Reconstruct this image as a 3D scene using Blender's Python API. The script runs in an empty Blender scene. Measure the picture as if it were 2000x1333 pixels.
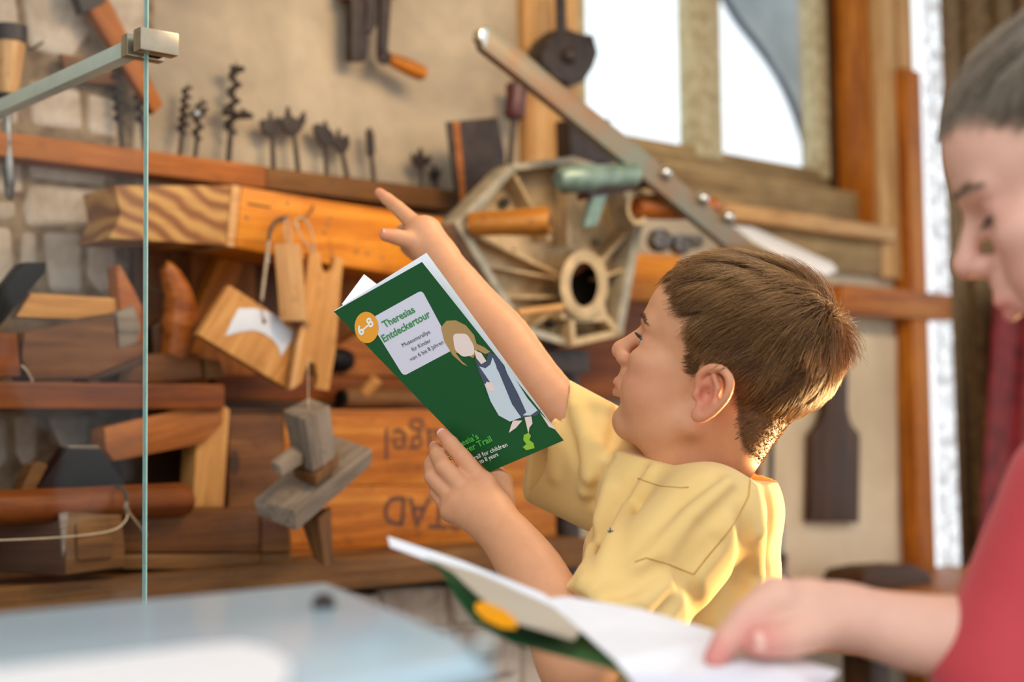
import bpy, bmesh, math, random
import numpy as np
from mathutils import Vector, Matrix
from mathutils.bvhtree import BVHTree
random.seed(7); RNG = np.random.default_rng(7)
S = bpy.context.scene
COL = S.collection
# ------------------------------------------------------------------ camera
FPX = 2778.0
CAM = Vector((0, 0, 1.08))
PITCH = math.radians(3.55); ROLL = math.radians(0.75)
fw = Vector((0, math.cos(PITCH), math.sin(PITCH)))
up0 = Vector((0, -math.sin(PITCH), math.cos(PITCH)))
rt0 = Vector((1, 0, 0))
UP = up0 * math.cos(ROLL) + rt0 * math.sin(ROLL)
RT = rt0 * math.cos(ROLL) - up0 * math.sin(ROLL)
cd = bpy.data.cameras.new('camera'); cam = bpy.data.objects.new('camera', cd); COL.objects.link(cam)
cam.matrix_world = Matrix(((RT.x, UP.x, -fw.x, CAM.x), (RT.y, UP.y, -fw.y, CAM.y), (RT.z, UP.z, -fw.z, CAM.z), (0, 0, 0, 1)))
cd.sensor_width = 36.0; cd.lens = FPX / 2000 * 36.0
cd.dof.use_dof = True; cd.dof.focus_distance = 1.285; cd.dof.aperture_fstop = 3.2; cd.dof.aperture_blades = 9
cd.clip_start = 0.02
S.camera = cam
# ------------------------------------------------------------------ exposure, sky, lights
S.view_settings.view_transform = 'Standard'; S.view_settings.look = 'None'
S.view_settings.exposure = 0.0; S.view_settings.gamma = 1.0; S.view_settings.use_curve_mapping = False
w = bpy.data.worlds.new('sky'); S.world = w; w.use_nodes = True
bg = w.node_tree.nodes['Background']; bg.inputs[0].default_value = (0.93, 0.97, 1.0, 1); bg.inputs[1].default_value = 1.38


def light(name, kind, loc, target, energy, color, size=0.5, size_y=None, spread=None):
    ld = bpy.data.lights.new(name, kind); ld.energy = energy; ld.color = color
    if kind == 'AREA':
        ld.size = size
        if size_y: ld.shape = 'RECTANGLE'; ld.size_y = size_y
        if spread: ld.spread = spread
    elif kind == 'SPOT':
        ld.shadow_soft_size = size; ld.spot_size = spread or 1.0; ld.spot_blend = 0.6
    o = bpy.data.objects.new(name, ld); COL.objects.link(o)
    o.location = loc
    o.rotation_euler = (Vector(target) - Vector(loc)).to_track_quat('-Z', 'Y').to_euler()
    return o


# unseen warm lamp added low on the right, imitating bounce off a sunlit floor
light('nape_rim_light', 'AREA', (1.05, 1.85, 0.62), (0.25, 1.27, 1.14), 5.0, (1.0, 0.62, 0.26), 0.3, 0.4, 0.65)
# warm workshop lamp above the tool wall
light('shelf_lamp', 'AREA', (0.45, 1.55, 2.0), (0.10, 2.35, 1.05), 12, (1.0, 0.72, 0.42), 0.6, 0.3)
# added unseen overhead fill in cool daylight tone for the dim front and table
light('overhead_fill', 'AREA', (-0.7, -0.2, 2.5), (0.1, 1.4, 0.9), 17, (0.90, 0.95, 1.0), 1.4, 1.4)


# ------------------------------------------------------------------ projection helpers
def ray(px, py):
    return RT * ((px - 1000.0) / FPX) + UP * ((666.5 - py) / FPX) + fw


def P(px, py, d):                       # point seen at a photo pixel, d metres in front of the camera
    return CAM + ray(px, py) * d


def proj(p):
    v = Vector(p) - CAM; z = v.dot(fw)
    return 1000 + FPX * v.dot(RT) / z, 666.5 - FPX * v.dot(UP) / z


_u = ray(4147, 840); U = Vector((_u.x, _u.y, 0)).normalized()       # along the tool wall
N = Vector((U.y, -U.x, 0))                                          # out of the wall, into the room
Z = Vector((0, 0, 1))
_o = P(0, 840, 1.95); ORI = Vector((_o.x, _o.y, 0))


class Plane:
    def __init__(self, p, n): self.p = Vector(p); self.n = Vector(n).normalized()

    def __call__(self, px, py, off=0.0):
        r = ray(px, py)
        return CAM + r * ((self.p + self.n * off - CAM).dot(self.n) / r.dot(self.n))


WALL = Plane(ORI, N)


def W(px, py, off=0.0): return WALL(px, py, off)


def wc(px, py, off=0.0):
    v = W(px, py, off) - ORI
    return v.dot(U), off, v.z


def fromw(a, b, c): return ORI + U * a + N * b + Z * c


def turned(px, py, off, yaw=0.0, tilt=0.0):     # plane through a wall-space point, turned about the vertical and tilted
    n = Matrix.Rotation(math.radians(yaw), 3, 'Z') @ N
    if tilt: n = Matrix.Rotation(math.radians(tilt), 3, U) @ n
    return Plane(W(px, py, off), n)


# ------------------------------------------------------------------ object helpers
MW = {}


def frame(origin, x=U, z=Z):
    x = Vector(x).normalized(); z = Vector(z)
    z = (z - x * z.dot(x))
    if z.length < 1e-5: z = N - x * N.dot(x)
    z.normalize(); y = z.cross(x)
    o = Vector(origin)
    return Matrix(((x.x, y.x, z.x, o.x), (x.y, y.y, z.y, o.y), (x.z, y.z, z.z, o.z), (0, 0, 0, 1)))


def tag(o, label=None, cat=None, group=None, kind=None):
    if label: o['label'] = label
    if cat: o['category'] = cat
    if group: o['group'] = group
    if kind: o['kind'] = kind
    return o


def thing(name, label, cat, loc, group=None, kind=None):
    o = bpy.data.objects.new(name, None); COL.objects.link(o)
    o.empty_display_size = 0.05
    o.matrix_basis = Matrix.Translation(Vector(loc)); MW[o] = Matrix.Translation(Vector(loc))
    return tag(o, label, cat, group, kind)


def link(name, me, parent, fr):
    o = bpy.data.objects.new(name, me); COL.objects.link(o); MW[o] = fr
    if parent:
        o.parent = parent; o.matrix_basis = MW[parent].inverted() @ fr
    else:
        o.matrix_basis = fr
    return o


def mk(name, bm, mat, parent=None, fr=None, smooth=35, bevel=0.0, seg=2, label=None):
    if bevel:
        bm.normal_update()
        ed = [e for e in bm.edges if len(e.link_faces) == 2 and e.calc_face_angle(0) > 0.5]
        bmesh.ops.bevel(bm, geom=ed, offset=bevel, segments=seg, affect='EDGES', profile=0.6, clamp_overlap=True)
    bmesh.ops.recalc_face_normals(bm, faces=bm.faces)
    if fr is None:
        co = [v.co for v in bm.verts]; c = sum(co, Vector()) / len(co); c.z = min(v.z for v in co)
        fr = frame(c)
    inv = fr.inverted()
    for v in bm.verts: v.co = inv @ v.co
    me = bpy.data.meshes.new(name); bm.to_mesh(me); bm.free()
    me.materials.append(mat)
    if smooth:
        me.shade_smooth(); me.set_sharp_from_angle(angle=math.radians(smooth))
    o = link(name, me, parent, fr)
    if label: o['label'] = label
    return o


def b_poly(bm, pts, ext):
    ext = Vector(ext); n = len(pts)
    a = [bm.verts.new(p) for p in pts]; b = [bm.verts.new(Vector(p) + ext) for p in pts]
    bm.faces.new(a); bm.faces.new(b[::-1])
    for i in range(n): bm.faces.new((a[i], b[i], b[(i + 1) % n], a[(i + 1) % n]))


def b_face(bm, pts): bm.faces.new([bm.verts.new(p) for p in pts])


def b_box(bm, c, ax, ay, az):           # centre and three half-axis vectors
    c, ax, ay, az = Vector(c), Vector(ax), Vector(ay), Vector(az)
    b_poly(bm, [c - ax - ay - az, c + ax - ay - az, c + ax + ay - az, c - ax + ay - az], az * 2)


def b_tube(bm, pts, rad, seg=8, cap=True):
    pts = [Vector(p) for p in pts]
    if not hasattr(rad, '__len__'): rad = [rad] * len(pts)
    elif len(rad) != len(pts): rad = list(np.interp(np.linspace(0, 1, len(pts)), np.linspace(0, 1, len(rad)), rad))
    rings = []; prev = None
    for i, p in enumerate(pts):
        t = (pts[min(i + 1, len(pts) - 1)] - pts[max(i - 1, 0)]).normalized()
        if prev is None:
            a = t.cross(Z) if abs(t.z) < 0.9 else t.cross(Vector((1, 0, 0)))
        else:
            a = prev - t * prev.dot(t)
        a.normalize(); prev = a; b = t.cross(a)
        rings.append([bm.verts.new(p + (a * math.cos(k * 2 * math.pi / seg) + b * math.sin(k * 2 * math.pi / seg)) * rad[i]) for k in range(seg)])
    for r, q in zip(rings, rings[1:]):
        for k in range(seg): bm.faces.new((r[k], r[(k + 1) % seg], q[(k + 1) % seg], q[k]))
    if cap: bm.faces.new(rings[0][::-1]); bm.faces.new(rings[-1])


def b_lathe(bm, a, b, prof, seg=20):    # prof: (t along a->b, radius)
    a, b = Vector(a), Vector(b)
    b_tube_pts = [a.lerp(b, t) for t, r in prof]
    t = (b - a).normalized(); x = t.cross(Z if abs(t.z) < 0.9 else Vector((1, 0, 0))).normalized(); y = t.cross(x)
    rings = [[bm.verts.new(p + (x * math.cos(k * 2 * math.pi / seg) + y * math.sin(k * 2 * math.pi / seg)) * max(r, 1e-5)) for k in range(seg)] for p, (tt, r) in zip(b_tube_pts, prof)]
    for r, q in zip(rings, rings[1:]):
        for k in range(seg): bm.faces.new((r[k], r[(k + 1) % seg], q[(k + 1) % seg], q[k]))
    bm.faces.new(rings[0][::-1]); bm.faces.new(rings[-1])


def smoothpts(pts, n=6):                # Catmull-Rom through 3D points
    pts = [Vector(p) for p in pts]; q = [pts[0] * 2 - pts[1]] + pts + [pts[-1] * 2 - pts[-2]]; out = []
    for i in range(1, len(q) - 2):
        for k in range(n):
            t = k / n; a, b, c, d = q[i - 1:i + 3]
            out.append(0.5 * ((2 * b) + (c - a) * t + (2 * a - 5 * b + 4 * c - d) * t * t + (3 * b - a - 3 * c + d) * t ** 3))
    return out + [pts[-1]]


def prism(name, px, plane, thick, mat, parent=None, bevel=0.0015, grain=None, label=None, off=0.0, smooth=35):
    """outline in photo pixels laid on a plane standing in the room, given real thickness behind it"""
    pts = [plane(x, y, off) for x, y in px]
    bm = bmesh.new(); b_poly(bm, pts, plane.n * -thick)
    c = sum(pts, Vector()) / len(pts) - plane.n * thick
    g = (plane(*grain[1]) - plane(*grain[0])) if grain else (plane.n.cross(Z) * -1)
    return mk(name, bm, mat, parent, frame(c, g, plane.n), smooth, bevel, label=label)


def tube(name, pts, r, mat, parent=None, seg=8, sm=0, label=None):
    bm = bmesh.new()
    if sm: pts = smoothpts(pts, sm)
    b_tube(bm, pts, r, seg)
    return mk(name, bm, mat, parent, label=label)


def lathe(name, a, b, prof, mat, parent=None, seg=20, label=None):
    bm = bmesh.new(); b_lathe(bm, a, b, prof, seg)
    return mk(name, bm, mat, parent, frame(a, Vector(b) - Vector(a)), 40, label=label)


# ------------------------------------------------------------------ materials
def lin(h):
    h = h.lstrip('#'); v = [int(h[i:i + 2], 16) / 255 for i in (0, 2, 4)]
    return tuple(c / 12.92 if c <= 0.04045 else ((c + 0.055) / 1.055) ** 2.4 for c in v) + (1,)


class NT:
    def __init__(self, name):
        self.m = bpy.data.materials.new(name); self.m.use_nodes = True; self.t = self.m.node_tree
        self.b = self.t.nodes['Principled BSDF']; self.out = self.t.nodes['Material Output']

    def n(self, typ, **kw):
        x = self.t.nodes.new(typ)
        for k, v in kw.items():
            if k in x.inputs: x.inputs[k].default_value = v
            else: setattr(x, k, v)
        return x

    def l(self, a, b): self.t.links.new(a, b)

    def coord(self, scale=(1, 1, 1), rot=(0, 0, 0)):
        c = self.n('ShaderNodeTexCoord'); m = self.n('ShaderNodeMapping'); m.inputs['Scale'].default_value = scale; m.inputs['Rotation'].default_value = rot
        self.l(c.outputs['Object'], m.inputs[0]); return m.outputs[0]

    def noise(self, vec, scale, detail=4, rough=0.55, dist=0.0):
        x = self.n('ShaderNodeTexNoise'); x.inputs['Scale'].default_value = scale; x.inputs['Detail'].default_value = detail
        x.inputs['Roughness'].default_value = rough; x.inputs['Distortion'].default_value = dist; self.l(vec, x.inputs['Vector']); return x.outputs[0]

    def ramp(self, fac, stops):
        r = self.n('ShaderNodeValToRGB'); e = r.color_ramp.elements
        while len(e) < len(stops): e.new(0.5)
        for el, (p, c) in zip(e, stops): el.position = p; el.color = c
        self.l(fac, r.inputs[0]); return r.outputs[0]

    def mix(self, fac, a, b, mode='MIX'):
        x = self.n('ShaderNodeMix', data_type='RGBA', blend_type=mode)
        for s, v in ((x.inputs[0], fac), (x.inputs[6], a), (x.inputs[7], b)):
            if isinstance(v, (int, float, tuple)): s.default_value = v
            else: self.l(v, s)
        return x.outputs[2]

    def bump(self, h, strength=0.3, dist=0.002):
        x = self.n('ShaderNodeBump'); x.inputs['Strength'].default_value = strength; x.inputs['Distance'].default_value = dist
        self.l(h, x.inputs['Height']); self.l(x.outputs[0], self.b.inputs['Normal'])

    def fin(self, color=None, rough=0.6, metal=0.0, spec=None, **kw):
        if color is not None:
            if isinstance(color, tuple): self.b.inputs['Base Color'].default_value = color
            else: self.l(color, self.b.inputs['Base Color'])
        self.b.inputs['Roughness'].default_value = rough; self.b.inputs['Metallic'].default_value = metal
        if spec is not None: self.b.inputs['Specular IOR Level'].default_value = spec
        for k, v in kw.items(): self.b.inputs[k].default_value = v
        return self.m


def wood(name, dark, mid, light_, grain=1.0, rough=0.5, blotch=0.5, dirt='#3a2012'):
    t = NT(name)
    g = t.noise(t.coord((3.5 * grain, 60 * grain, 60 * grain)), 1.0, 6, 0.6, 0.6)
    c = t.ramp(g, [(0.28, lin(dark)), (0.5, lin(mid)), (0.72, lin(light_))])
    b = t.noise(t.coord((6, 14, 14)), 1.0, 3, 0.6)
    f = t.ramp(b, [(0.42, (0, 0, 0, 1)), (0.75, (blotch, blotch, blotch, 1))])
    c = t.mix(f, c, lin(dirt))
    fs = t.noise(t.coord((14 * grain, 300 * grain, 300 * grain)), 1.0, 4, 0.7); k_ = t.ramp(fs, [(0.45, (0, 0, 0, 1)), (0.7, (0.55, 0.55, 0.55, 1))])
    c = t.mix(k_, c, lin(dark))
    sp = t.noise(t.coord(), 55, 6, 0.7); c = t.mix(t.ramp(sp, [(0.56, (0, 0, 0, 1)), (0.72, (0.6, 0.6, 0.6, 1))]), c, lin(dirt))
    t.l(c, t.b.inputs['Base Color'])
    t.bump(g, 0.3, 0.0012)
    return t.fin(None, rough, spec=0.22)


def flat(name, col, rough=0.6, metal=0.0, var=0.25, scale=40, col2=None, bump=0.1, **kw):
    t = NT(name)
    n = t.noise(t.coord(), scale, 5)
    a = lin(col); d = lin(col2) if col2 else tuple(x * (1 - var) for x in a[:3]) + (1,)
    c = t.ramp(n, [(0.35, d), (0.65, a)])
    if bump: t.bump(n, bump, 0.001)
    return t.fin(c, rough, metal, **kw)


def plaster(name, a, b, c, scale=3.0, bump=0.5):
    t = NT(name); v = t.coord()
    n1 = t.noise(v, scale, 5, 0.6, 0.3); n2 = t.noise(v, scale * 9, 5, 0.6)
    col = t.ramp(n1, [(0.3, lin(a)), (0.5, lin(b)), (0.7, lin(c))])
    col2 = t.mix(t.ramp(n2, [(0.4, (0, 0, 0, 1)), (0.8, (0.35, 0.35, 0.35, 1))]), col, lin(a))
    t.bump(n2, bump, 0.006); t.l(col2, t.b.inputs['Base Color'])
    return t.fin(None, 0.9, spec=0.2)


def glassmat(name, tint=(1, 1, 1, 1), refl=1.0):
    t = NT(name); tr = t.n('ShaderNodeBsdfTransparent'); tr.inputs[0].default_value = tint
    gl = t.n('ShaderNodeBsdfGlossy'); gl.inputs['Roughness'].default_value = 0.03
    lw = t.n('ShaderNodeLayerWeight'); pw = t.n('ShaderNodeMath', operation='POWER'); t.l(lw.outputs['Facing'], pw.inputs[0]); pw.inputs[1].default_value = 5.0
    mu = t.n('ShaderNodeMath', operation='MULTIPLY_ADD'); t.l(pw.outputs[0], mu.inputs[0]); mu.inputs[1].default_value = 0.9 * refl; mu.inputs[2].default_value = 0.04 * refl
    mx = t.n('ShaderNodeMixShader'); t.l(mu.outputs[0], mx.inputs[0]); t.l(tr.outputs[0], mx.inputs[1]); t.l(gl.outputs[0], mx.inputs[2])
    t.l(mx.outputs[0], t.out.inputs[0]); return t.m


M = {}
M['plaster'] = plaster('wall_plaster', '#8e8272', '#b4a48c', '#cbbaa0', 2.6)
M['stone'] = plaster('whitewashed_stone', '#8f7a66', '#bfae9c', '#d2c6b8', 9)
M['panelcream'] = plaster('cream_plaster', '#b89f80', '#d8c2a0', '#e0cdb0', 1.5, 0.2)
M['darkgap'] = flat('dark_mortar', '#9a8468', 0.9, col2='#6a5440')
M['orange'] = wood('orange_pine', '#7a3c0a', '#b86a1a', '#d08a30', 1, 0.45, 0.25)
M['amber'] = wood('amber_board', '#a85a08', '#d8841a', '#e89c30', 0.8, 0.4, 0.2, '#7a3c0c')
M['rack'] = wood('rack_pine', '#7a4216', '#a8622a', '#bc7a40', 1, 0.6, 0.45, '#5a3a26')
M['brown'] = wood('brown_oak', '#442610', '#6e421c', '#8a5a2e', 1, 0.45, 0.5)
M['darkbrown'] = wood('dark_walnut', '#281608', '#452a14', '#5e3e22', 1, 0.45, 0.5)
M['reddish'] = wood('reddish_board', '#522408', '#7e400e', '#985420', 0.8, 0.5, 0.5)
M['tan'] = wood('tan_beech', '#9a6632', '#c08848', '#d09c5c', 1.3, 0.5, 0.15, '#8a5a30')
M['pale'] = wood('pale_maple', '#b07c48', '#d2a068', '#e0b47c', 1, 0.5, 0.2, '#8a5a30')
M['greywood'] = wood('weathered_grey_wood', '#5c5046', '#87796a', '#a09280', 1, 0.75, 0.4, '#4a4038')
M['horn'] = wood('polished_horn_wood', '#6a3410', '#a25a22', '#b87034', 0.6, 0.28, 0.3)
M['gripwood'] = wood('amber_grip', '#8a5018', '#b87830', '#d09448', 0.6, 0.3, 0.3)
M['bench'] = wood('bench_plank', '#4c2e16', '#785026', '#90683e', 1, 0.65, 0.6, '#4a3528')
M['frame'] = wood('old_window_wood', '#6a5236', '#a08458', '#b89c70', 0.7, 0.7, 0.5, '#4a3420')
M['casing'] = wood('casing_wood', '#9a6a38', '#c89a62', '#d8b07c', 0.7, 0.6, 0.4, '#8a5a30')
M['sageframe'] = flat('sage_painted_sash', '#c0b48e', 0.6, col2='#a08c62')
M['iron'] = flat('dark_iron', '#3a2c26', 0.55, 0.15, col2='#221814')
M['black'] = flat('black_iron', '#14110f', 0.6, 0.0, col2='#0a0808', spec=0.2)
M['steel'] = flat('worn_steel', '#8c8a86', 0.35, 0.9, col2='#5c5854')
M['alu'] = flat('cast_aluminium', '#d0b084', 0.42, 0.25, scale=25, col2='#a08860', bump=0.3)
M['alurim'] = flat('machined_rim', '#b6aa90', 0.35, 0.3, scale=25, col2='#8a8270')
M['green'] = flat('green_hammered_paint', '#7c9288', 0.35, 0.2, col2='#5a7066')
M['lever'] = flat('rusty_lever_paint', '#74786a', 0.5, 0.3, scale=11, col2='#866448')
M['redhandle'] = flat('dark_red_handle', '#5a2624', 0.4, col2='#3c1816')
M['string'] = flat('string', '#c4b090', 0.8, var=0.3, bump=0)
M['darkcord'] = flat('dark_cord', '#4a4640', 0.8, bump=0)
M['wire'] = flat('wire', '#8c7c68', 0.4, 0.7, bump=0)
M['whitesteel'] = flat('bright_inlay', '#ccd0d8', 0.35, 0.0, var=0.06, bump=0)
M['silver'] = flat('silver_polish', '#c8ccc8', 0.22, 0.9, var=0.1, bump=0)
M['bar'] = flat('pale_bar', '#c8d8ce', 0.3, 0.35, var=0.1, bump=0)
M['clamp'] = flat('brushed_clamp', '#a89c88', 0.3, 0.85, var=0.2)
M['glass'] = glassmat('clear_glass', (0.98, 0.99, 0.985, 1), 0.28)
M['pane'] = glassmat('window_glass', (0.98, 1, 1, 1), 0.6)
M['gedge'] = flat('glass_edge', '#a8d4cc', 0.1, 0.0, var=0.15, scale=60, bump=0)
M['floor'] = wood('floor_boards', '#4a3626', '#6e543c', '#84684c', 0.5, 0.7, 0.4)
M['ceiling'] = wood('ceiling_boards', '#6a4a30', '#8a6440', '#9a744e', 0.5, 0.7, 0.4)
M['paper'] = flat('white_paper', '#eceef4', 0.5, var=0.03, bump=0)
M['ink_green'] = flat('cover_green', '#165428', 0.5, var=0.08, scale=8, bump=0, spec=0.2)
M['ink_cream'] = flat('label_cream', '#b4aa9a', 0.5, var=0.02, bump=0)
M['ink_label'] = flat('label_lilac', '#d6d6e4', 0.35, var=0.02, bump=0)
M['ink_text'] = flat('text_green', '#2c8a3c', 0.4, var=0.02, bump=0)
M['ink_bright'] = flat('text_bright_green', '#4cc040', 0.4, var=0.02, bump=0)
M['ink_lime'] = flat('print_lime', '#8cc21e', 0.4, var=0.02, bump=0)
M['ink_black'] = flat('text_dark', '#2c3236', 0.4, var=0.02, bump=0)
M['ink_white'] = flat('text_white', '#eef2f0', 0.4, var=0.02, bump=0)
M['ink_orange'] = flat('badge_orange', '#f0a012', 0.35, var=0.03, bump=0)
M['ink_navy'] = flat('print_navy', '#3c4860', 0.4, var=0.05, bump=0)
M['ink_tan'] = flat('print_tan', '#b08c50', 0.4, var=0.05, bump=0)
M['ink_apron'] = flat('print_apron', '#c8d8e2', 0.4, var=0.03, bump=0)
M['ink_skin'] = flat('print_skin', '#ead8d0', 0.4, var=0.03, bump=0)
M['stencil'] = flat('stencil_ink', '#3c1e0a', 0.6, scale=90, col2='#643410', bump=0)
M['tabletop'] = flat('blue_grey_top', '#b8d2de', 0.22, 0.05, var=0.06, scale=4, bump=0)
M['tableside'] = flat('table_side', '#8c8278', 0.5)
M['sheet'] = flat('glossy_sheet_blade_shine', '#f8f8f8', 0.4, var=0.01, bump=0)  # white also stands in for the sky reflection on the steel blade
M['burlap'] = flat('brown_burlap', '#8a6c44', 0.9, scale=60, col2='#5a4228', bump=0.6)
M['redcloth'] = flat('dark_red_cloth', '#8a2424', 0.9, scale=20, col2='#5a1414')
M['tarp'] = flat('pale_tarp', '#b8c4cc', 0.7, scale=6, col2='#9aa8b0')


def zebra():
    t = NT('zebra_grain'); v = t.coord((1, 1, 1), (0, 0.0, 0.45))
    wv = t.n('ShaderNodeTexWave', bands_direction='Y'); wv.inputs['Scale'].default_value = 11; wv.inputs['Distortion'].default_value = 9; wv.inputs['Detail'].default_value = 2.5; wv.inputs['Detail Scale'].default_value = 0.7
    t.l(v, wv.inputs['Vector'])
    c = t.ramp(wv.outputs[0], [(0.0, lin('#84542c')), (0.35, lin('#a06a3a')), (0.6, lin('#b8844a')), (1.0, lin('#c49654'))])
    f = t.noise(t.coord((6, 80, 80)), 1.0, 5); c = t.mix(t.ramp(f, [(0.4, (0, 0, 0, 1)), (0.8, (0.4, 0.4, 0.4, 1))]), c, lin('#6a4020'))
    t.l(c, t.b.inputs['Base Color']); return t.fin(None, 0.45, spec=0.25)


M['zebra'] = zebra()


def strips():
    t = NT('crinkled_plastic'); n = t.noise(t.coord((20, 20, 40)), 1.6, 4)
    tr = t.n('ShaderNodeBsdfTranslucent'); di = t.n('ShaderNodeBsdfDiffuse')
    tr.inputs[0].default_value = (0.95, 0.95, 0.97, 1); di.inputs[0].default_value = (0.95, 0.95, 0.96, 1)
    bu = t.n('ShaderNodeBump'); bu.inputs['Strength'].default_value = 1.0; bu.inputs['Distance'].default_value = 0.02
    t.l(n, bu.inputs['Height']); t.l(bu.outputs[0], tr.inputs['Normal']); t.l(bu.outputs[0], di.inputs['Normal'])
    mx = t.n('ShaderNodeMixShader'); mx.inputs[0].default_value = 0.35
    t.l(tr.outputs[0], mx.inputs[1]); t.l(di.outputs[0], mx.inputs[2])
    tp = t.n('ShaderNodeBsdfTransparent'); m2 = t.n('ShaderNodeMixShader'); t.l(t.ramp(n, [(0.42, (0.15, 0.15, 0.15, 1)), (0.56, (0.85, 0.85, 0.85, 1))]), m2.inputs[0])
    t.l(mx.outputs[0], m2.inputs[1]); t.l(tp.outputs[0], m2.inputs[2]); t.l(m2.outputs[0], t.out.inputs[0]); return t.m


M['plastic'] = strips()


def skinmat(name, base, red, scalp):
    t = NT(name); n = t.noise(t.coord(), 90, 4)
    c = t.ramp(n, [(0.3, tuple(x * 0.93 for x in lin(base)[:3]) + (1,)), (0.7, lin(base))])
    a = t.n('ShaderNodeAttribute', attribute_name='tint'); sp = t.n('ShaderNodeSeparateColor'); t.l(a.outputs[0], sp.inputs[0])
    c = t.mix(sp.outputs[0], c, lin(red)); c = t.mix(sp.outputs[1], c, lin(scalp))
    t.l(c, t.b.inputs['Base Color']); t.bump(t.noise(t.coord(), 900, 2), 0.08, 0.0006)
    t.b.inputs['Subsurface Weight'].default_value = 0.18; t.b.inputs['Subsurface Radius'].default_value = (0.006, 0.0025, 0.0015)
    t.b.inputs['Subsurface Scale'].default_value = 1.0
    return t.fin(None, 0.5, spec=0.35)


M['skin'] = skinmat('boy_skin', '#d89e76', '#d27c64', '#70523a')
M['skin2'] = skinmat('other_boy_skin', '#e0b09a', '#d07470', '#84705e')


def hairmat(name, a, b, c):
    t = NT(name); at = t.n('ShaderNodeAttribute', attribute_name='rnd')
    col = t.ramp(at.outputs['Fac'], [(0.0, lin(a)), (0.55, lin(b)), (1.0, lin(c))])
    t.l(col, t.b.inputs['Base Color']); tl = t.n('ShaderNodeBsdfTranslucent'); t.l(col, tl.inputs[0])
    mx = t.n('ShaderNodeMixShader'); mx.inputs[0].default_value = 0.3; t.l(t.b.outputs[0], mx.inputs[1]); t.l(tl.outputs[0], mx.inputs[2]); t.l(mx.outputs[0], t.out.inputs[0])
    return t.fin(None, 0.42, spec=0.5)


M['hair'] = hairmat('boy_hair', '#5e4028', '#a47644', '#d8ae74')
M['hair2'] = hairmat('other_hair', '#847462', '#b8a894', '#dccfba')
M['brow'] = flat('eyebrow_hair', '#6a4830', 0.6, bump=0)
M['brow2'] = flat('light_eyebrow_hair', '#94806e', 0.6, bump=0)
M['lash'] = flat('lashes', '#2c2420', 0.5, bump=0)
M['eye'] = flat('eye_white', '#d8d8dc', 0.15, var=0.03, bump=0)
M['iris'] = flat('iris', '#4a6a80', 0.15, bump=0)
M['nail'] = flat('nail', '#e8b4a4', 0.3, var=0.03, bump=0)


def cloth(name, a, b):
    t = NT(name); n = t.noise(t.coord(), 9, 4); f = t.noise(t.coord(), 700, 2)
    c = t.ramp(n, [(0.3, lin(b)), (0.7, lin(a))]); t.bump(f, 0.12, 0.0008)
    t.l(c, t.b.inputs['Base Color']); t.b.inputs['Sheen Weight'].default_value = 0.15
    return t.fin(None, 0.85, spec=0.2)


M['yellow'] = cloth('yellow_cotton', '#f0d08c', '#eac67c')
M['yseam'] = flat('yellow_seam', '#d8b066', 0.9, bump=0)
M['red'] = cloth('red_cotton', '#c4484e', '#b03a40')
M['navy'] = cloth('navy_cotton', '#2c3448', '#242a3a')
M['shoe'] = flat('shoe_grey', '#50545a', 0.7)
#@@STRUCT
# ------------------------------------------------------------------ the room
def b_wbox(bm, a0, a1, b0, b1, c0, c1):
    b_poly(bm, [fromw(a0, b0, c0), fromw(a1, b0, c0), fromw(a1, b1, c0), fromw(a0, b1, c0)], Z * (c1 - c0))


def wbox(name, a0, a1, b0, b1, c0, c1, mat, parent=None, bevel=0.002, vert=False, label=None):
    bm = bmesh.new(); b_wbox(bm, a0, a1, b0, b1, c0, c1)
    fr = frame(fromw((a0 + a1) / 2, (b0 + b1) / 2, c0), Z if vert else U, N if vert else Z)
    return mk(name, bm, mat, parent, fr, 35, bevel, label=label)


def A(px, py=700, off=0.0): return wc(px, py, off)[0]


def C(px, py, off=0.0): return wc(px, py, off)[2]


aL, aR = A(1122), A(1712); cS = C(1560, 430); cT = 2.25; aEnd = A(1804, 300, 0.05)
bm = bmesh.new()
b_wbox(bm, -1.6, aL, -0.2, 0, 0, 2.6); b_wbox(bm, aL, aR, -0.2, 0, 0, cS); b_wbox(bm, aR, aEnd, -0.2, 0, 0, 2.6); b_wbox(bm, aL, aR, -0.2, 0, cT, 2.6)
wall = tag(mk('wall_back', bm, M['plaster'], None, frame(fromw(0, 0, 0))), 'old plastered workshop wall behind the tools', kind='structure')
# far side of the open doorway and the room beyond the frame
aD = aEnd + 0.62
bm = bmesh.new(); b_wbox(bm, aD, aD + 1.2, -0.2, 0, 0, 2.6); b_wbox(bm, aEnd, aD, -0.2, 0, 2.3, 2.6)
tag(mk('wall_right', bm, M['plaster'], None, frame(fromw(aD, 0, 0))), 'plastered wall beyond the doorway', kind='structure')
bm = bmesh.new(); b_wbox(bm, -1.7, -1.6, -0.2, 1.0, 0, 2.6)
tag(mk('wall_left', bm, M['plaster'], None, frame(fromw(-1.6, 0, 0))), 'plastered side wall at the left end', kind='structure')
bm = bmesh.new(); b_wbox(bm, -1.7, aD + 1.2, -0.2, 4.2, -0.1, 0)
tag(mk('floor', bm, M['floor'], None, frame(fromw(0, 0, 0))), 'worn wooden workshop floor', kind='structure')
bm = bmesh.new(); b_wbox(bm, -1.7, aD + 1.2, -0.2, 1.5, 2.6, 2.7)
tag(mk('ceiling', bm, M['ceiling'], None, frame(fromw(0, 0, 2.6))), 'boarded ceiling of the workshop', kind='structure')


def stone(px, off=0.010, parent=wall, base=0.0):
    bm = bmesh.new(); pts = [W(x + random.uniform(-2, 2), y + random.uniform(-2, 2), base + off) for x, y in px]
    b_poly(bm, pts, N * -(off + 0.02)); c = sum(pts, Vector()) / len(pts)
    return mk('stone', bm, M['stone'], parent, frame(c, U), 60, 0.012, 3)


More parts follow.
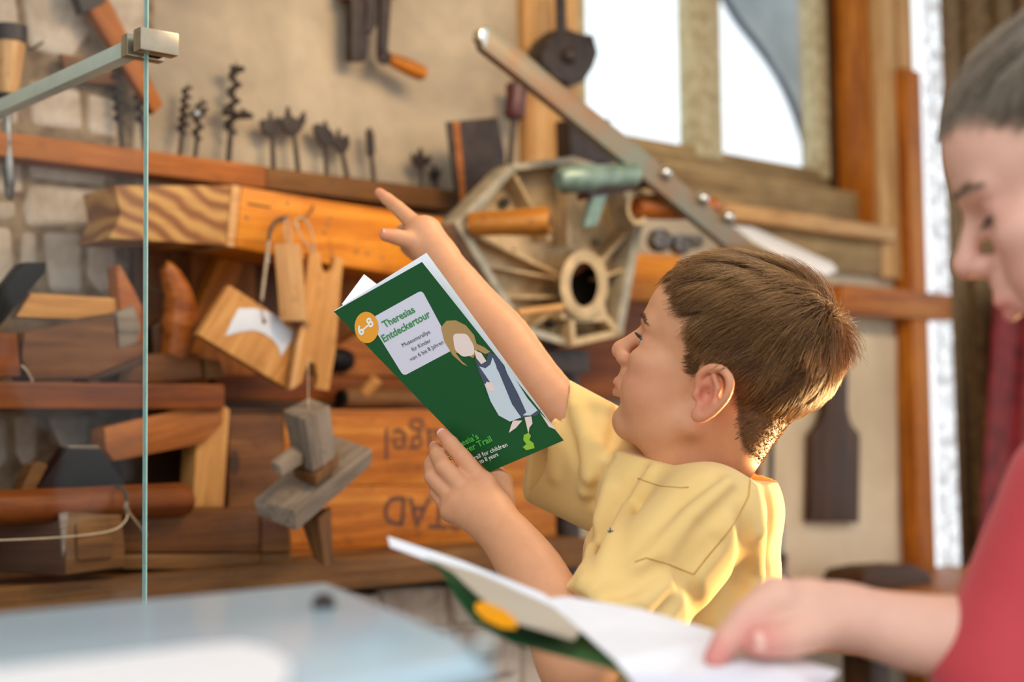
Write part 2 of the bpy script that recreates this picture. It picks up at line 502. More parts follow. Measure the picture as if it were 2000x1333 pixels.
# whitewashed rubble at the left with dark mortar between
prism('mortar', [(-60, -40), (300, -40), (300, 60), (262, 250), (268, 600), (250, 960), (-60, 960)], WALL, 0.02, M['darkgap'], wall, 0.002, off=0.006)
for s in ([(-20, 392), (34, 392), (38, 430), (-20, 434)], [(60, 356), (225, 372), (222, 440), (52, 446), (44, 400)], [(-20, 440), (24, 444), (36, 600), (-20, 640)],
          [(44, 450), (76, 452), (76, 520), (62, 545), (40, 520)], [(82, 452), (164, 452), (166, 575), (96, 572)], [(172, 466), (228, 474), (236, 560), (194, 578), (170, 540)],
          [(52, 150), (162, 168), (166, 258), (58, 246)], [(170, 178), (228, 190), (232, 272), (172, 262)], [(44, -20), (150, -20), (182, 60), (142, 120), (60, 96)],
          [(-20, -20), (34, -20), (46, 60), (-20, 120)], [(190, -20), (292, -20), (286, 60), (232, 140), (190, 60)], [(50, 300), (140, 318), (214, 330), (210, 366), (60, 350)],
          [(-20, 180), (40, 190), (40, 246), (-20, 240)], [(-20, 812), (20, 812), (22, 900), (-20, 945)], [(30, 812), (84, 812), (78, 896), (52, 922), (32, 890)], [(92, 812), (184, 812), (180, 868), (122, 884)],
          [(-20, 300), (46, 306), (52, 380), (-20, 384)]):
    stone(s)
# masonry below the bench
a0, a1 = -1.5, A(1120, 1200, 0.1)
base = tag(wbox('wall_base', a0, a1, 0.0, 0.13, 0, C(800, 1150, 0.14) - 0.005, M['stone'], None, 0.004), 'rough whitewashed masonry under the tool bench', kind='structure')
for s in ([(560, 1160), (735, 1160), (740, 1225), (640, 1235), (560, 1228)], [(745, 1150), (872, 1146), (878, 1225), (760, 1230)], [(884, 1144), (1000, 1140), (1010, 1215), (890, 1222)],
          [(700, 1242), (872, 1236), (878, 1330), (860, 1345), (700, 1340)], [(886, 1232), (1010, 1224), (1016, 1320), (890, 1330)], [(1016, 1138), (1105, 1134), (1108, 1225), (1020, 1240)], [(1024, 1250), (1108, 1240), (1110, 1345), (1026, 1345)]):
    stone(s, 0.012, base, 0.13)

# ---- window
win = thing('window_1', 'old two-light window with weathered frame and bright sky', None, fromw((aL + aR) / 2, -0.1, cS), kind='structure')
sb = -0.11
b0 = C(1495, 316, sb)                                     # bottom of the glass
xs = [A(1345, 150, sb), A(1396, 150, sb), A(1588, 150, sb)]
railb = b0 - 0.058
wbox('mullion', xs[0], xs[1], sb - 0.03, sb + 0.02, b0 - 0.02, cT, M['sageframe'], win, 0.004, True)
wbox('sash_rail', aL - 0.02, xs[2] + 0.035, sb - 0.035, sb + 0.015, railb, b0, M['frame'], win, 0.004)
wbox('stile', xs[2], xs[2] + 0.035, sb - 0.03, sb + 0.02, b0 - 0.02, cT, M['sageframe'], win, 0.004, True)
wbox('stile', aL - 0.03, A(1132, 150, sb), sb - 0.03, sb + 0.02, b0 - 0.02, cT, M['sageframe'], win, 0.004, True)
wbox('pane', A(1132, 150, sb), xs[0], sb - 0.008, sb - 0.004, b0 - 0.005, cT, M['pane'], win, 0)
wbox('pane', xs[1], xs[2], sb - 0.008, sb - 0.004, b0 - 0.005, cT, M['pane'], win, 0)
wbox('lower_rail', aL - 0.02, aR + 0.01, -0.16, -0.03, cS, railb, M['frame'], win, 0.004)
wbox('reveal_board', xs[2] + 0.035, aR + 0.004, -0.14, -0.085, cS, cT, M['darkbrown'], win, 0.002, True)
wbox('reveal_board', aR - 0.012, aR + 0.004, -0.09, 0.004, cS, cT, M['orange'], win, 0.002, True)
wbox('sill', A(1380, 380), aR + 0.02, -0.08, 0.05, cS - 0.03, cS + 0.004, M['casing'], win, 0.004)
# casings round the window
c_ = tag(wbox('trim_1', A(1012, 200), aL + 0.004, 0.0, 0.022, C(1060, 330), 2.3, M['casing'], None, 0.003, True), 'light wooden casing board left of the window', kind='structure')
c_ = tag(wbox('trim_2', aR, A(1754, 300, 0.02), 0.0, 0.024, C(1720, 545), 2.3, M['casing'], None, 0.003, True), 'light wooden casing board right of the window', kind='structure')
tag(wbox('trim_3', A(1758, 300, 0.03), aEnd, 0.0, 0.05, 0.2, C(1780, 135, 0.05), M['orange'], None, 0.004, True), 'orange-brown door post right of the window', kind='structure')
tag(wbox('trim_7', A(1758, 60, 0.03), aEnd, 0.0, 0.03, C(1780, 135, 0.05), 2.6, M['casing'], None, 0.004, True), 'pale casing board above the orange door post', kind='structure')
tag(wbox('trim_4', A(1405, 480), A(1740, 520), 0.0, 0.02, C(1560, 525), cS - 0.03, M['frame'], None, 0.004), 'pale weathered board below the window sill', kind='structure')
tag(wbox('trim_5', A(1600, 580), A(1815, 580), 0.0, 0.06, C(1700, 615, 0.06), C(1700, 560, 0.06), M['orange'], None, 0.004), 'orange shelf rail under the window', kind='structure')
tag(prism('trim_6', [(1440, 632), (1752, 660), (1752, 1150), (1440, 1150)], WALL, 0.012, M['panelcream'], None, 0.002, off=0.012), 'smooth cream wall panel below the window', kind='structure')

# outside: pale tarpaulin seen through the right pane
tp = Plane(W(1500, 100, -0.9), N)
t_ = thing('tarpaulin', 'pale tarpaulin hanging outside, seen through the right window pane', 'tarpaulin', tp(1600, 330))
arc = [(1405, -20), (1440, 40), (1490, 105), (1535, 180), (1562, 250), (1580, 320)]
prism('sheet', arc + [(1640, 330), (1640, -20)], tp, 0.004, M['tarp'], t_, 0)
tube('hem', [tp(x, y, 0.01) for x, y in arc], 0.012, M['ink_navy'], t_, 8, 4)

# doorway: crinkled plastic strip, burlap curtain, red cloth, bright outdoors behind
pd = Plane(fromw(aEnd + 0.05, -0.06, 1), N)
st = [(1800, -30), (1846, -30), (1850, 200), (1862, 420), (1880, 640), (1896, 860), (1902, 1180), (1838, 1180), (1832, 900), (1826, 640), (1812, 300)]
tag(prism('plastic_strip', st, pd, 0.003, M['plastic'], None, 0, smooth=0), 'crinkled white plastic strip glowing in the doorway beside the orange post', 'plastic strip')


def drape(name, mat, poly_top, poly_bot, plane, amp, waves, label, cat):
    bm = bmesh.new(); nx, nz = 60, 12; g = []
    for j in range(nz + 1):
        t = j / nz; row = []
        for i in range(nx + 1):
            s = i / nx
            x = (poly_top[0][0] * (1 - s) + poly_top[1][0] * s) * (1 - t) + (poly_bot[0][0] * (1 - s) + poly_bot[1][0] * s) * t
            y = poly_top[0][1] * (1 - t) + poly_bot[0][1] * t
            row.append(bm.verts.new(plane(x, y, amp * math.sin(s * waves * 6.28 + 0.8 * math.sin(t * 3)) + amp * 0.4 * math.sin(s * waves * 15 + t * 2))))
        g.append(row)
    for j in range(nz):
        for i in range(nx): bm.faces.new((g[j][i], g[j][i + 1], g[j + 1][i + 1], g[j + 1][i]))
    r = bmesh.ops.extrude_face_region(bm, geom=bm.faces[:])
    for v in r['geom']:
        if isinstance(v, bmesh.types.BMVert): v.co -= plane.n * 0.004
    return tag(mk(name, bm, mat, None, None, 60), label, cat)


pd2 = Plane(fromw(aEnd + 0.1, 0.02, 1), N)
drape('burlap_curtain', M['burlap'], [(1836, -40), (2300, -40)], [(1884, 1250), (2300, 1250)], pd2, 0.012, 9, 'brown burlap curtain hanging in folds behind the boy in red', 'curtain')
drape('red_cloth', M['redcloth'], [(1945, 560), (2150, 560)], [(1905, 1200), (2150, 1200)], Plane(fromw(aEnd + 0.1, 0.10, 1), N), 0.01, 3, 'dark red cloth hanging beside the boy in red', 'cloth')

# ------------------------------------------------------------------ tool wall: boards and shelves
rackp = Plane(W(400, 320, 0.055), N)
r_ = thing('tool_rack', 'long pine rack board holding the upright drill bits', 'rack', W(450, 350, 0.0))
prism('board', [(-60, 252), (0, 256), (520, 324), (520, 368), (0, 304), (-60, 298)], rackp, 0.055, M['rack'], r_, 0.003)
prism('board', [(521, 326), (890, 372), (890, 412), (521, 368)], rackp, 0.055, M['bench'], r_, 0.003, label='duller weathered length of the rack')

zp = Plane(W(330, 420, 0.17), N)
prismb = prism('striped_board', [(224, 362), (452, 362), (442, 480), (212, 466), (236, 420)], zp, 0.10, M['zebra'], None, 0.003, smooth=35)
tag(prismb, 'short board with bold striped grain at the left end of the beam', 'board')
bmr = thing('shelf_beam', 'glowing orange beam under the drill rack with nail holes', 'beam', zp(600, 500))
prism('end_strip', [(453, 361), (471, 363), (459, 484), (443, 481)], zp, 0.10, M['pale'], bmr, 0.002, label='pale chipped end strip')
prism('beam_face', [(472, 363), (640, 392), (905, 432), (905, 556), (640, 516), (460, 484)], zp, 0.10, M['amber'], bmr, 0.003)
for hx, hy in ((480, 426), (644, 426), (638, 440), (632, 455), (646, 492), (695, 492), (716, 496), (745, 505), (560, 398)):
    lathe('nail_hole', zp(hx, hy, -0.004), zp(hx, hy, 0.0006), [(0, 0.003), (1, 0.003)], M['darkgap'], bmr, 10)
prism('knot', [(482, 396), (530, 404), (528, 407), (484, 400)], zp, 0.003, M['darkbrown'], bmr, 0, off=0.0005)
tag(prism('orange_panel', [(1205, 492), (1330, 500), (1330, 590), (1205, 585)], Plane(W(1260, 540, 0.06), N), 0.02, M['amber'], None, 0.002), 'glowing orange board behind the metal casting', 'board')
tag(prism('reddish_panel', [(1090, 590), (1300, 590), (1300, 780), (1090, 780)], Plane(W(1200, 680, 0.05), N), 0.02, M['reddish'], None, 0.002), 'dark reddish board below the glowing panel', 'board')

# back panel under the beam and the diagonal strut
bp = Plane(W(480, 600, 0.02), N)
b_ = thing('back_panel', 'brown boarded panel behind the hanging gauges', 'panel', bp(480, 760))
for i, (x0, x1) in enumerate(((262, 372), (373, 500), (501, 640), (641, 780), (781, 900))):
    prism('plank', [(x0, 440), (x1, 440), (x1, 760), (x0, 760)], bp, 0.016, M['rack' if i % 2 else 'brown'], b_, 0.002, grain=((x0, 700), (x0, 450)))
tag(prism('strut', [(436, 486), (490, 488), (440, 600), (392, 690), (350, 690)], Plane(W(440, 560, 0.06), N), 0.03, M['orange'], None, 0.002, grain=((370, 690), (480, 490))), 'diagonal orange strut under the beam', 'strut')

# shelf that carries the horned planes
sh = thing('plane_shelf', 'thick brown shelf board carrying the horned planes', 'shelf', W(200, 800, 0.0))
a0, a1 = -0.9, A(440, 770, 0.2); cz = C(200, 748, 0.2)
wbox('board', a0, a1, 0.0, 0.20, cz - 0.034, cz, M['reddish'], sh, 0.004)
sh2 = thing('rear_shelf', 'dark reddish rear shelf under the hanging gauges', 'shelf', W(640, 770, 0.0))
wbox('board', A(438, 760, 0.1), A(905, 760, 0.1), 0.0, 0.10, C(600, 800, 0.10), C(600, 785, 0.1), M['darkbrown'], sh2, 0.003)
wbox('upstand', A(438, 760, 0.1), A(905, 760, 0.1), 0.05, 0.075, C(600, 784, 0.075), C(600, 735, 0.075), M['reddish'], sh2, 0.003)

# bench
bn = thing('tool_bench', 'long worn bench plank carrying crates and box planes', 'bench', W(400, 1150, 0.0))
ct = C(300, 1118, 0.24)
wbox('plank', -0.9, A(1092, 1080, 0.2), 0.0, 0.27, ct - 0.045, ct, M['bench'], bn, 0.004)
ctop = ct
# ------------------------------------------------------------------ drill bits standing in the rack
def auger(name, b, t, r, turns, label, off=0.03, mat='iron', wings=None):
    p0, p1 = W(b[0], b[1], off), W(t[0], t[1], off); e = thing(name, label, 'drill bit', p0 - Z * 0.0, 'drill bits standing in the rack')
    ax = (p1 - p0); q = p0 - ax.normalized() * 0.04
    lathe('shank', q, p0.lerp(p1, 0.3), [(0, r * 0.5), (0.8, r * 0.42), (1, r * 0.42)], M[mat], e, 8)
    x = ax.normalized().cross(N).normalized(); y = ax.normalized().cross(x); pts = []; n = turns * 10
    for i in range(n + 1):
        s = i / n; ang = s * turns * 6.283
        pts.append(p0.lerp(p1, 0.25 + 0.68 * s) + (x * math.cos(ang) + y * math.sin(ang)) * r * 0.78)
    tube('twist', pts, r * 0.36, M[mat], e, 6)
    lathe('core', p0.lerp(p1, 0.25), p1, [(0, r * 0.3), (0.9, r * 0.2), (1, r * 0.05)], M[mat], e, 8)
    if wings:
        for (wx, wy) in wings: tube('cutter', [W(wx[0], wx[1], off), W(wy[0], wy[1], off + 0.012)], [r * 0.9, r * 0.35], M[mat], e, 8)
    return e


auger('auger_bit', (238, 282), (224, 110), 0.0085, 6, 'twisted auger bit left of the glass edge, first in the rack')
auger('auger_bit', (283, 288), (262, 100), 0.0085, 6, 'twisted auger bit right beside the glass edge')
auger('auger_bit', (352, 293), (367, 160), 0.0075, 5, 'slim twisted auger bit right of the glass edge')
auger('expanding_bit', (382, 297), (394, 190), 0.008, 3, 'short dark bit with a shiny screw head', wings=[((374, 226), (406, 212))])
lathe('screw_head', W(385, 221, 0.045), W(385, 221, 0.056), [(0, 0.007), (0.7, 0.006), (1, 0.003)], M['silver'], bpy.data.objects['expanding_bit'], 12)
auger('large_auger', (447, 305), (462, 118), 0.010, 4, 'tallest dark auger with a winged cutter and crown tip', wings=[((436, 214), (470, 226)), ((470, 222), (494, 228)), ((450, 138), (478, 134))])


def centrebit(b, head, label, off=0.03):
    e = thing('centre_bit', label, 'drill bit', W(b[0], b[1], off), 'drill bits standing in the rack')
    pl = Plane(W(b[0], b[1], off), N); hx = sum(p[0] for p in head) / len(head); hy = max(p[1] for p in head)
    d = pl(b[0], b[1]) - pl(hx, hy)
    lathe('shank', pl(b[0], b[1]) + d.normalized() * 0.03, pl(hx, hy - 8), [(0, 0.0042), (0.7, 0.0038), (1, 0.003)], M['iron'], e, 8)
    prism('cutter_head', head, Plane(pl(hx, hy) + N * 0.003, N), 0.007, M['iron'], e, 0.0006)
    return e


centrebit((534, 326), [(510, 238), (516, 232), (527, 236), (530, 216), (533, 236), (544, 228), (552, 234), (548, 254), (538, 268), (528, 268), (516, 258)], 'first fan-headed centre bit right of the tall auger')
centrebit((582, 332), [(550, 232), (560, 226), (564, 206), (570, 226), (584, 234), (596, 216), (598, 236), (588, 256), (578, 266), (568, 264), (556, 252)], 'broad centre bit with two raised prongs')
centrebit((638, 340), [(614, 246), (622, 240), (634, 248), (637, 234), (642, 250), (654, 262), (650, 284), (640, 290), (632, 286), (618, 264)], 'centre bit with a slanted fan head')
centrebit((677, 345), [(650, 268), (660, 268), (663, 250), (668, 270), (680, 262), (684, 282), (676, 298), (668, 300), (656, 288)], 'small black centre bit leaning right')
centrebit((730, 356), [(718, 256), (724, 248), (731, 262), (733, 300), (726, 308), (720, 300)], 'single slim spoon bit standing apart')
centrebit((822, 370), [(806, 300), (814, 308), (824, 288), (828, 308), (844, 304), (840, 318), (828, 328), (818, 328), (810, 318)], 'small star-headed centre bit near the dark blade')
centrebit((851, 374), [(840, 336), (846, 340), (850, 322), (854, 336), (862, 330), (860, 346), (854, 356), (848, 356)], 'smallest centre bit at the right end of the rack')

# hanging tools at the top
tb = thing('bit_brace', 'dark iron brace with an orange wooden grip, hanging high on the wall', 'brace', W(750, 150, 0.0))
bpz = Plane(W(740, 60, 0.05), N)
prism('jaw', [(686, -30), (716, -30), (714, 48), (721, 84), (716, 118), (687, 117), (688, 60)], bpz, 0.02, M['iron'], tb, 0.003)
prism('jaw', [(717, -30), (739, -30), (737, 50), (724, 68), (715, 58), (718, 20)], bpz, 0.016, M['iron'], tb, 0.003)
prism('head_plate', [(676, -60), (776, -60), (774, -4), (680, -2)], bpz, 0.03, M['redhandle'], tb, 0.003)
prism('arm', [(747, -30), (767, -30), (757, 112), (742, 110)], bpz, 0.012, M['iron'], tb, 0.002)
lathe('joint', bpz(750, 112, -0.02), bpz(750, 112, 0.014), [(0, 0.010), (0.2, 0.0125), (0.8, 0.0125), (1, 0.009)], M['iron'], tb, 14)
lathe('grip', bpz(757, 113, 0.0), bpz(830, 146, 0.012), [(0, 0.008), (0.2, 0.0115), (0.6, 0.0135), (0.9, 0.013), (1, 0.009)], M['orange'], tb, 16)
tube('nail', [bpz(726, -50, -0.055), bpz(726, -54, 0.01)], 0.002, M['iron'], tb, 6)

bv = thing('try_square', 'wooden try square with a dark top hanging behind the glass edge', 'square', W(300, 220, 0.0))
bvp = Plane(W(240, 120, 0.05), N)
prism('stock', [(150, -20), (204, -20), (320, 204), (302, 222), (262, 160), (176, 20)], bvp, 0.018, M['rack'], bv, 0.002, grain=((170, 0), (310, 210)))
prism('ferrule', [(140, -40), (196, -40), (208, 4), (162, 26)], bvp, 0.022, M['iron'], bv, 0.002, off=0.004)
prism('blade', [(118, 104), (236, 128), (236, 166), (132, 158)], bvp, 0.01, M['brown'], bv, 0.002, off=-0.02)
hg = thing('hanging_gouge', 'wooden-handled gouge with iron ferrule hanging at the far left', 'gouge', W(20, 390, 0.0))
lathe('handle', W(22, 70, 0.05), W(14, 190, 0.05), [(0, 0.020), (0.3, 0.0185), (0.8, 0.015), (1, 0.011)], M['pale'], hg, 16)
lathe('ferrule', W(22, 52, 0.05), W(21, 84, 0.05), [(0, 0.0215), (1, 0.0215)], M['iron'], hg, 18)
lathe('collar', W(14, 186, 0.05), W(13, 198, 0.05), [(0, 0.017), (1, 0.015)], M['black'], hg, 16)
lathe('blade', W(13, 196, 0.05), W(19, 392, 0.05), [(0, 0.006), (0.5, 0.006), (0.7, 0.008), (0.95, 0.006), (1, 0.002)], M['steel'], hg, 10)
tube('hook_wire', [W(40, 80, 0.05), W(60, 96, 0.03), W(84, 82, 0.01)], 0.0016, M['iron'], hg, 6, 4)

# ------------------------------------------------------------------ planes and hammer on the shelf
def onshelf(x, y): return W(x, y, 0.12)


hm = thing('hammer', 'hammer with a black iron head and light wooden handle on the shelf', 'hammer', W(60, 735, 0.14))
hp = Plane(W(60, 600, 0.16), N)
prism('head', [(-30, 610), (48, 512), (92, 512), (90, 532), (-6, 646), (-40, 660)], hp, 0.035, M['black'], hm, 0.003)
prism('handle', [(60, 572), (262, 584), (264, 608), (150, 624), (30, 620)], hp, 0.022, M['tan'], hm, 0.004, off=-0.008)
p1 = thing('jack_plane', 'brown wooden plane with a sloping top and upright wedge', 'plane', W(160, 742, 0.14))
pp = Plane(W(150, 690, 0.175), N)
prism('body', [(48, 648), (224, 616), (231, 682), (282, 668), (282, 694), (170, 740), (60, 742), (42, 700)], pp, 0.06, M['brown'], p1, 0.003)
prism('wedge', [(226, 520), (236, 516), (258, 556), (280, 600), (282, 690), (250, 672), (232, 664), (234, 600)], pp, 0.03, M['horn'], p1, 0.004, off=-0.015)
prism('iron', [(228, 610), (262, 596), (276, 640), (266, 680), (232, 682)], pp, 0.02, M['greywood'], p1, 0.002, off=-0.008)
prism('sole', [(170, 742), (284, 694), (284, 712), (176, 748)], pp, 0.05, M['darkbrown'], p1, 0.002, off=0.004)
p2 = thing('horned_plane', 'smoothing plane with a tall curved polished horn', 'plane', W(360, 748, 0.14))
pq = Plane(W(350, 700, 0.15), N)
prism('body', [(240, 706), (300, 690), (392, 694), (398, 740), (300, 748), (230, 748)], pq, 0.06, M['brown'], p2, 0.004)
prism('toe', [(398, 698), (432, 706), (440, 738), (400, 742)], pq, 0.06, M['bench'], p2, 0.003, off=-0.01)
bm = bmesh.new()
hpts = [pq(338, 700, -0.02), pq(348, 650, -0.02), pq(352, 610, -0.018), pq(346, 570, -0.016), pq(334, 540, -0.014), pq(324, 522, -0.012), pq(320, 519, -0.012)]
b_tube(bm, smoothpts(hpts, 5), [0.021 + 0.001 * i if i < 8 else max(0.002, 0.0265 - (i - 8) * 0.00095) for i in range(31)], 18)
mk('horn', bm, M['horn'], p2, None, 60)
tube('pin', [pq(280, 558, -0.02), pq(306, 570, -0.02), pq(328, 584, -0.02)], 0.0018, M['iron'], p2, 6)
prism('wedge', [(296, 640), (326, 620), (330, 692), (300, 690)], pq, 0.03, M['darkbrown'], p2, 0.003, off=-0.02)
tag(prism('wood_block', [(-40, 650), (34, 650), (42, 736), (-40, 738)], Plane(W(10, 700, 0.185), N), 0.05, M['reddish'], None, 0.003), 'small reddish block at the far left of the plane shelf', 'block')
tag(tube('thin_cord', [W(42, 714, 0.19), W(52, 724, 0.195), W(60, 738, 0.19), W(64, 746, 0.19)], 0.0012, M['string'], None, 6, 4), 'short pale cord end beside the small block on the shelf', 'cord')

# ------------------------------------------------------------------ hanging gauges under the beam
hk = thing('wire_hook', 'thin bent wire hook screwed high into the orange beam', 'hook', zp(600, 420))
tube('hook', [zp(612, 402, 0.0), zp(606, 416, 0.012), zp(590, 426, 0.03), zp(578, 430, 0.04), zp(582, 448, 0.045)], 0.0016, M['wire'], hk, 7, 5)
hk = thing('cord_hook', 'thick dark hook left of the thin wire hook on the beam', 'hook', zp(545, 430))
tube('hook', [zp(560, 425, 0.0), zp(545, 428, 0.03), zp(532, 440, 0.04), zp(526, 458, 0.042), zp(524, 476, 0.042)], 0.0026, M['darkcord'], hk, 7, 5)
g1 = thing('template_plate', 'square beech plate with a bright white arched inlay, hanging by a cord', 'template', W(500, 760, 0.2))
gp = turned(490, 660, 0.205, 8)
prism('plate', [(449, 557), (600, 655), (566, 762), (387, 654)], gp, 0.012, M['tan'], g1, 0.0015, grain=((387, 654), (449, 557)))
arcb = [(466, 603), (496, 602), (522, 608), (548, 622), (560, 640), (573, 646), (570, 664), (550, 696), (545, 680), (534, 664), (516, 652), (498, 646), (478, 647), (460, 651), (441, 657), (452, 630)]
prism('inlay', arcb, gp, 0.002, M['whitesteel'], g1, 0.0004, off=0.0012)
lathe('hole', gp(514, 628, -0.001), gp(514, 628, 0.0018), [(0, 0.0042), (1, 0.0042)], M['brown'], g1, 14)
tube('cord', [zp(525, 470, 0.043), gp(521, 505, 0.008), gp(516, 545, 0.008), gp(511, 586, 0.006)], [0.0024, 0.0024, 0.0024, 0.0022], M['string'], g1, 8, 3)
tube('wire', [gp(511, 586, 0.006), gp(514, 626, 0.003)], 0.0007, M['wire'], g1, 6)
tube('wrapping', [gp(524 + 3 * math.sin(k * 1.6), 470 + k * 3.2, 0.009 + 0.002 * math.cos(k * 1.6)) for k in range(14)], 0.0009, M['paper'], g1, 5)
g2 = thing('gauge_block', 'square beech gauge block hanging upright from the hook', 'gauge', W(570, 640, 0.2))
c0, c1 = W(562, 478, 0.215), W(574, 628, 0.215)
ax = (c1 - c0); dx = Matrix.Rotation(math.radians(-38), 3, 'Z') @ U
bm = bmesh.new(); b_box(bm, (c0 + c1) / 2, dx * 0.018, dx.cross(ax.normalized()) * 0.018, ax / 2)
mk('block', bm, M['pale'], g2, frame((c0 + c1) / 2, ax, dx), 35, 0.002)
tube('loop', [c0, zp(556, 450, 0.045), zp(558, 428, 0.04), zp(566, 440, 0.04), c0 + U * 0.006], 0.0014, M['string'], g2, 6, 4)
g3 = thing('notched_gauge', 'long notched beech gauge hanging right of the square block', 'gauge', W(620, 765, 0.2))
np_ = turned(630, 620, 0.215, -4)
prism('board', [(604, 492), (627, 494), (628, 520), (634, 532), (644, 532), (651, 520), (653, 500), (671, 504), (655, 690), (643, 764), (616, 760), (622, 738), (616, 712), (606, 708), (598, 720), (588, 750), (567, 760), (590, 640), (596, 560)], np_, 0.013, M['tan'], g3, 0.0012, grain=((600, 740), (640, 500)))
prism('edge_strip', [(588, 640), (594, 640), (580, 756), (566, 762)], np_, 0.012, M['pale'], g3, 0.0008, off=0.0015, grain=((570, 750), (590, 640)))
tube('loop', [np_(613, 494), zp(588, 462, 0.045), zp(577, 432, 0.043), zp(592, 426, 0.04), zp(606, 446, 0.045), np_(616, 492)], 0.0014, M['string'], g3, 6, 4)
tube('bent_nail', [np_(590, 626, 0.002), np_(592, 632, 0.004), np_(600, 637, 0.004), np_(606, 632, 0.002)], 0.0011, M['wire'], g3, 6, 3)

# grey marking gauge hanging lowest
mg = thing('marking_gauge', 'weathered grey wooden marking gauge hanging from a thread before the crate', 'gauge', W(610, 1040, 0.28))
def hexa(name, q1, d1, q2, d2, mat, parent, bev=0.003, grain=None):
    """block given by the four corners of one end and the four of the other, each with its own distance"""
    a = [P(x, y, d) for (x, y), d in zip(q1, d1)]; b = [P(x, y, d) for (x, y), d in zip(q2, d2)]; bm = bmesh.new()
    va = [bm.verts.new(p) for p in a]; vb = [bm.verts.new(p) for p in b]; bm.faces.new(va); bm.faces.new(vb[::-1])
    for i in range(4): bm.faces.new((va[i], vb[i], vb[(i + 1) % 4], va[(i + 1) % 4]))
    ca, cb = sum(a, Vector()) / 4, sum(b, Vector()) / 4
    return mk(name, bm, mat, parent, frame((ca + cb) / 2, cb - ca), 35, bev)


hexa('stem', [(551, 803), (595, 820), (646, 793), (604, 776)], [1.835, 1.80, 1.835, 1.87], [(574, 908), (612, 924), (658, 896), (618, 880)], [1.835, 1.80, 1.835, 1.87], M['greywood'], mg)
hexa('stem_collar', [(572, 916), (616, 930), (662, 888), (620, 872)], [1.835, 1.797, 1.835, 1.87], [(576, 936), (618, 950), (662, 914), (622, 900)], [1.835, 1.80, 1.835, 1.87], M['bench'], mg, 0.002)
hexa('fence', [(494, 976), (574, 997), (580, 1040), (500, 1008)], [1.785, 1.765, 1.765, 1.785], [(648, 848), (729, 877), (727, 909), (650, 884)], [1.93, 1.90, 1.90, 1.93], M['greywood'], mg, 0.004)
hexa('wedge_key', [(529, 901), (550, 912), (551, 932), (531, 918)], [1.755, 1.75, 1.75, 1.755], [(580, 864), (604, 878), (604, 898), (582, 886)], [1.83, 1.825, 1.825, 1.83], M['greywood'], mg, 0.002)
hexa('stem_foot', [(588, 1022), (622, 1012), (648, 990), (615, 996)], [1.835, 1.825, 1.845, 1.86], [(612, 1092), (634, 1108), (652, 1102), (630, 1086)], [1.84, 1.83, 1.85, 1.865], M['bench'], mg, 0.002)
tube('thread', [P(602, 800, 1.835), P(602, 740, 1.87), P(602, 700, 1.90)], 0.0007, M['string'], mg, 5)

# tube and dowel on the rear shelf, dark iron knob
tr = thing('wooden_tube', 'hollow wooden tube with a dowel peg lying on the rear shelf', 'tube', W(730, 800, 0.09))
lathe('tube', W(668, 778, 0.115), W(905, 782, 0.06), [(0, 0.0145), (0.03, 0.0165), (1, 0.0165)], M['bench'], tr, 20)
lathe('bore', W(664, 778, 0.117), W(672, 778, 0.1155), [(0, 0.012), (1, 0.012)], M['black'], tr, 18)
lathe('peg', W(712, 768, 0.115), W(736, 740, 0.13), [(0, 0.011), (0.95, 0.011), (1, 0.0095)], M['tan'], tr, 14)
tag(lathe('iron_ball', W(640, 704, 0.06), W(684, 704, 0.05), [(0, 0.010), (0.2, 0.018), (0.6, 0.020), (0.9, 0.016), (1, 0.008)], M['black'], None, 16), 'dark iron ball behind the notched gauge', 'iron ball')
tag(prism('sloping_board', [(640, 690), (780, 600), (800, 735), (645, 735)], Plane(W(700, 680, 0.05), N), 0.02, M['rack'], None, 0.002), 'brown board leaning behind the green brochure', 'board')

# ------------------------------------------------------------------ on the bench
def text_mesh(s, bold=0.0):
    cu = bpy.data.curves.new('txt', 'FONT'); cu.body = s; cu.size = 1.0; cu.offset = bold; cu.resolution_u = 3
    o = bpy.data.objects.new('txt', cu); COL.objects.link(o)
    dg = bpy.context.evaluated_depsgraph_get(); me = bpy.data.meshes.new_from_object(o.evaluated_get(dg))
    v = [tuple(x.co) for x in me.vertices]; f = [tuple(p.vertices) for p in me.polygons]
    bpy.data.objects.remove(o); bpy.data.curves.remove(cu); bpy.data.meshes.remove(me)
    return v, f


def print_text(name, s, p0, p1, ptop, plane, mat, parent, off=0.0005, bold=0.0, cap=0.72):
    v, f = text_mesh(s, bold); xs = [q[0] for q in v]; x0, x1 = min(xs), max(xs); bm = bmesh.new(); vs = []
    p0, p1, pt = np.array(p0, float), np.array(p1, float), np.array(ptop, float)
    for q in v:
        px = p0 + (q[0] - x0) / (x1 - x0) * (p1 - p0) + q[1] / cap * (pt - p0)
        vs.append(bm.verts.new(plane(px[0], px[1], off)))
    for a in f:
        try: bm.faces.new([vs[i] for i in a])
        except ValueError: pass
    bmesh.ops.recalc_face_normals(bm, faces=bm.faces)
    return mk(name, bm, mat, parent, smooth=0)


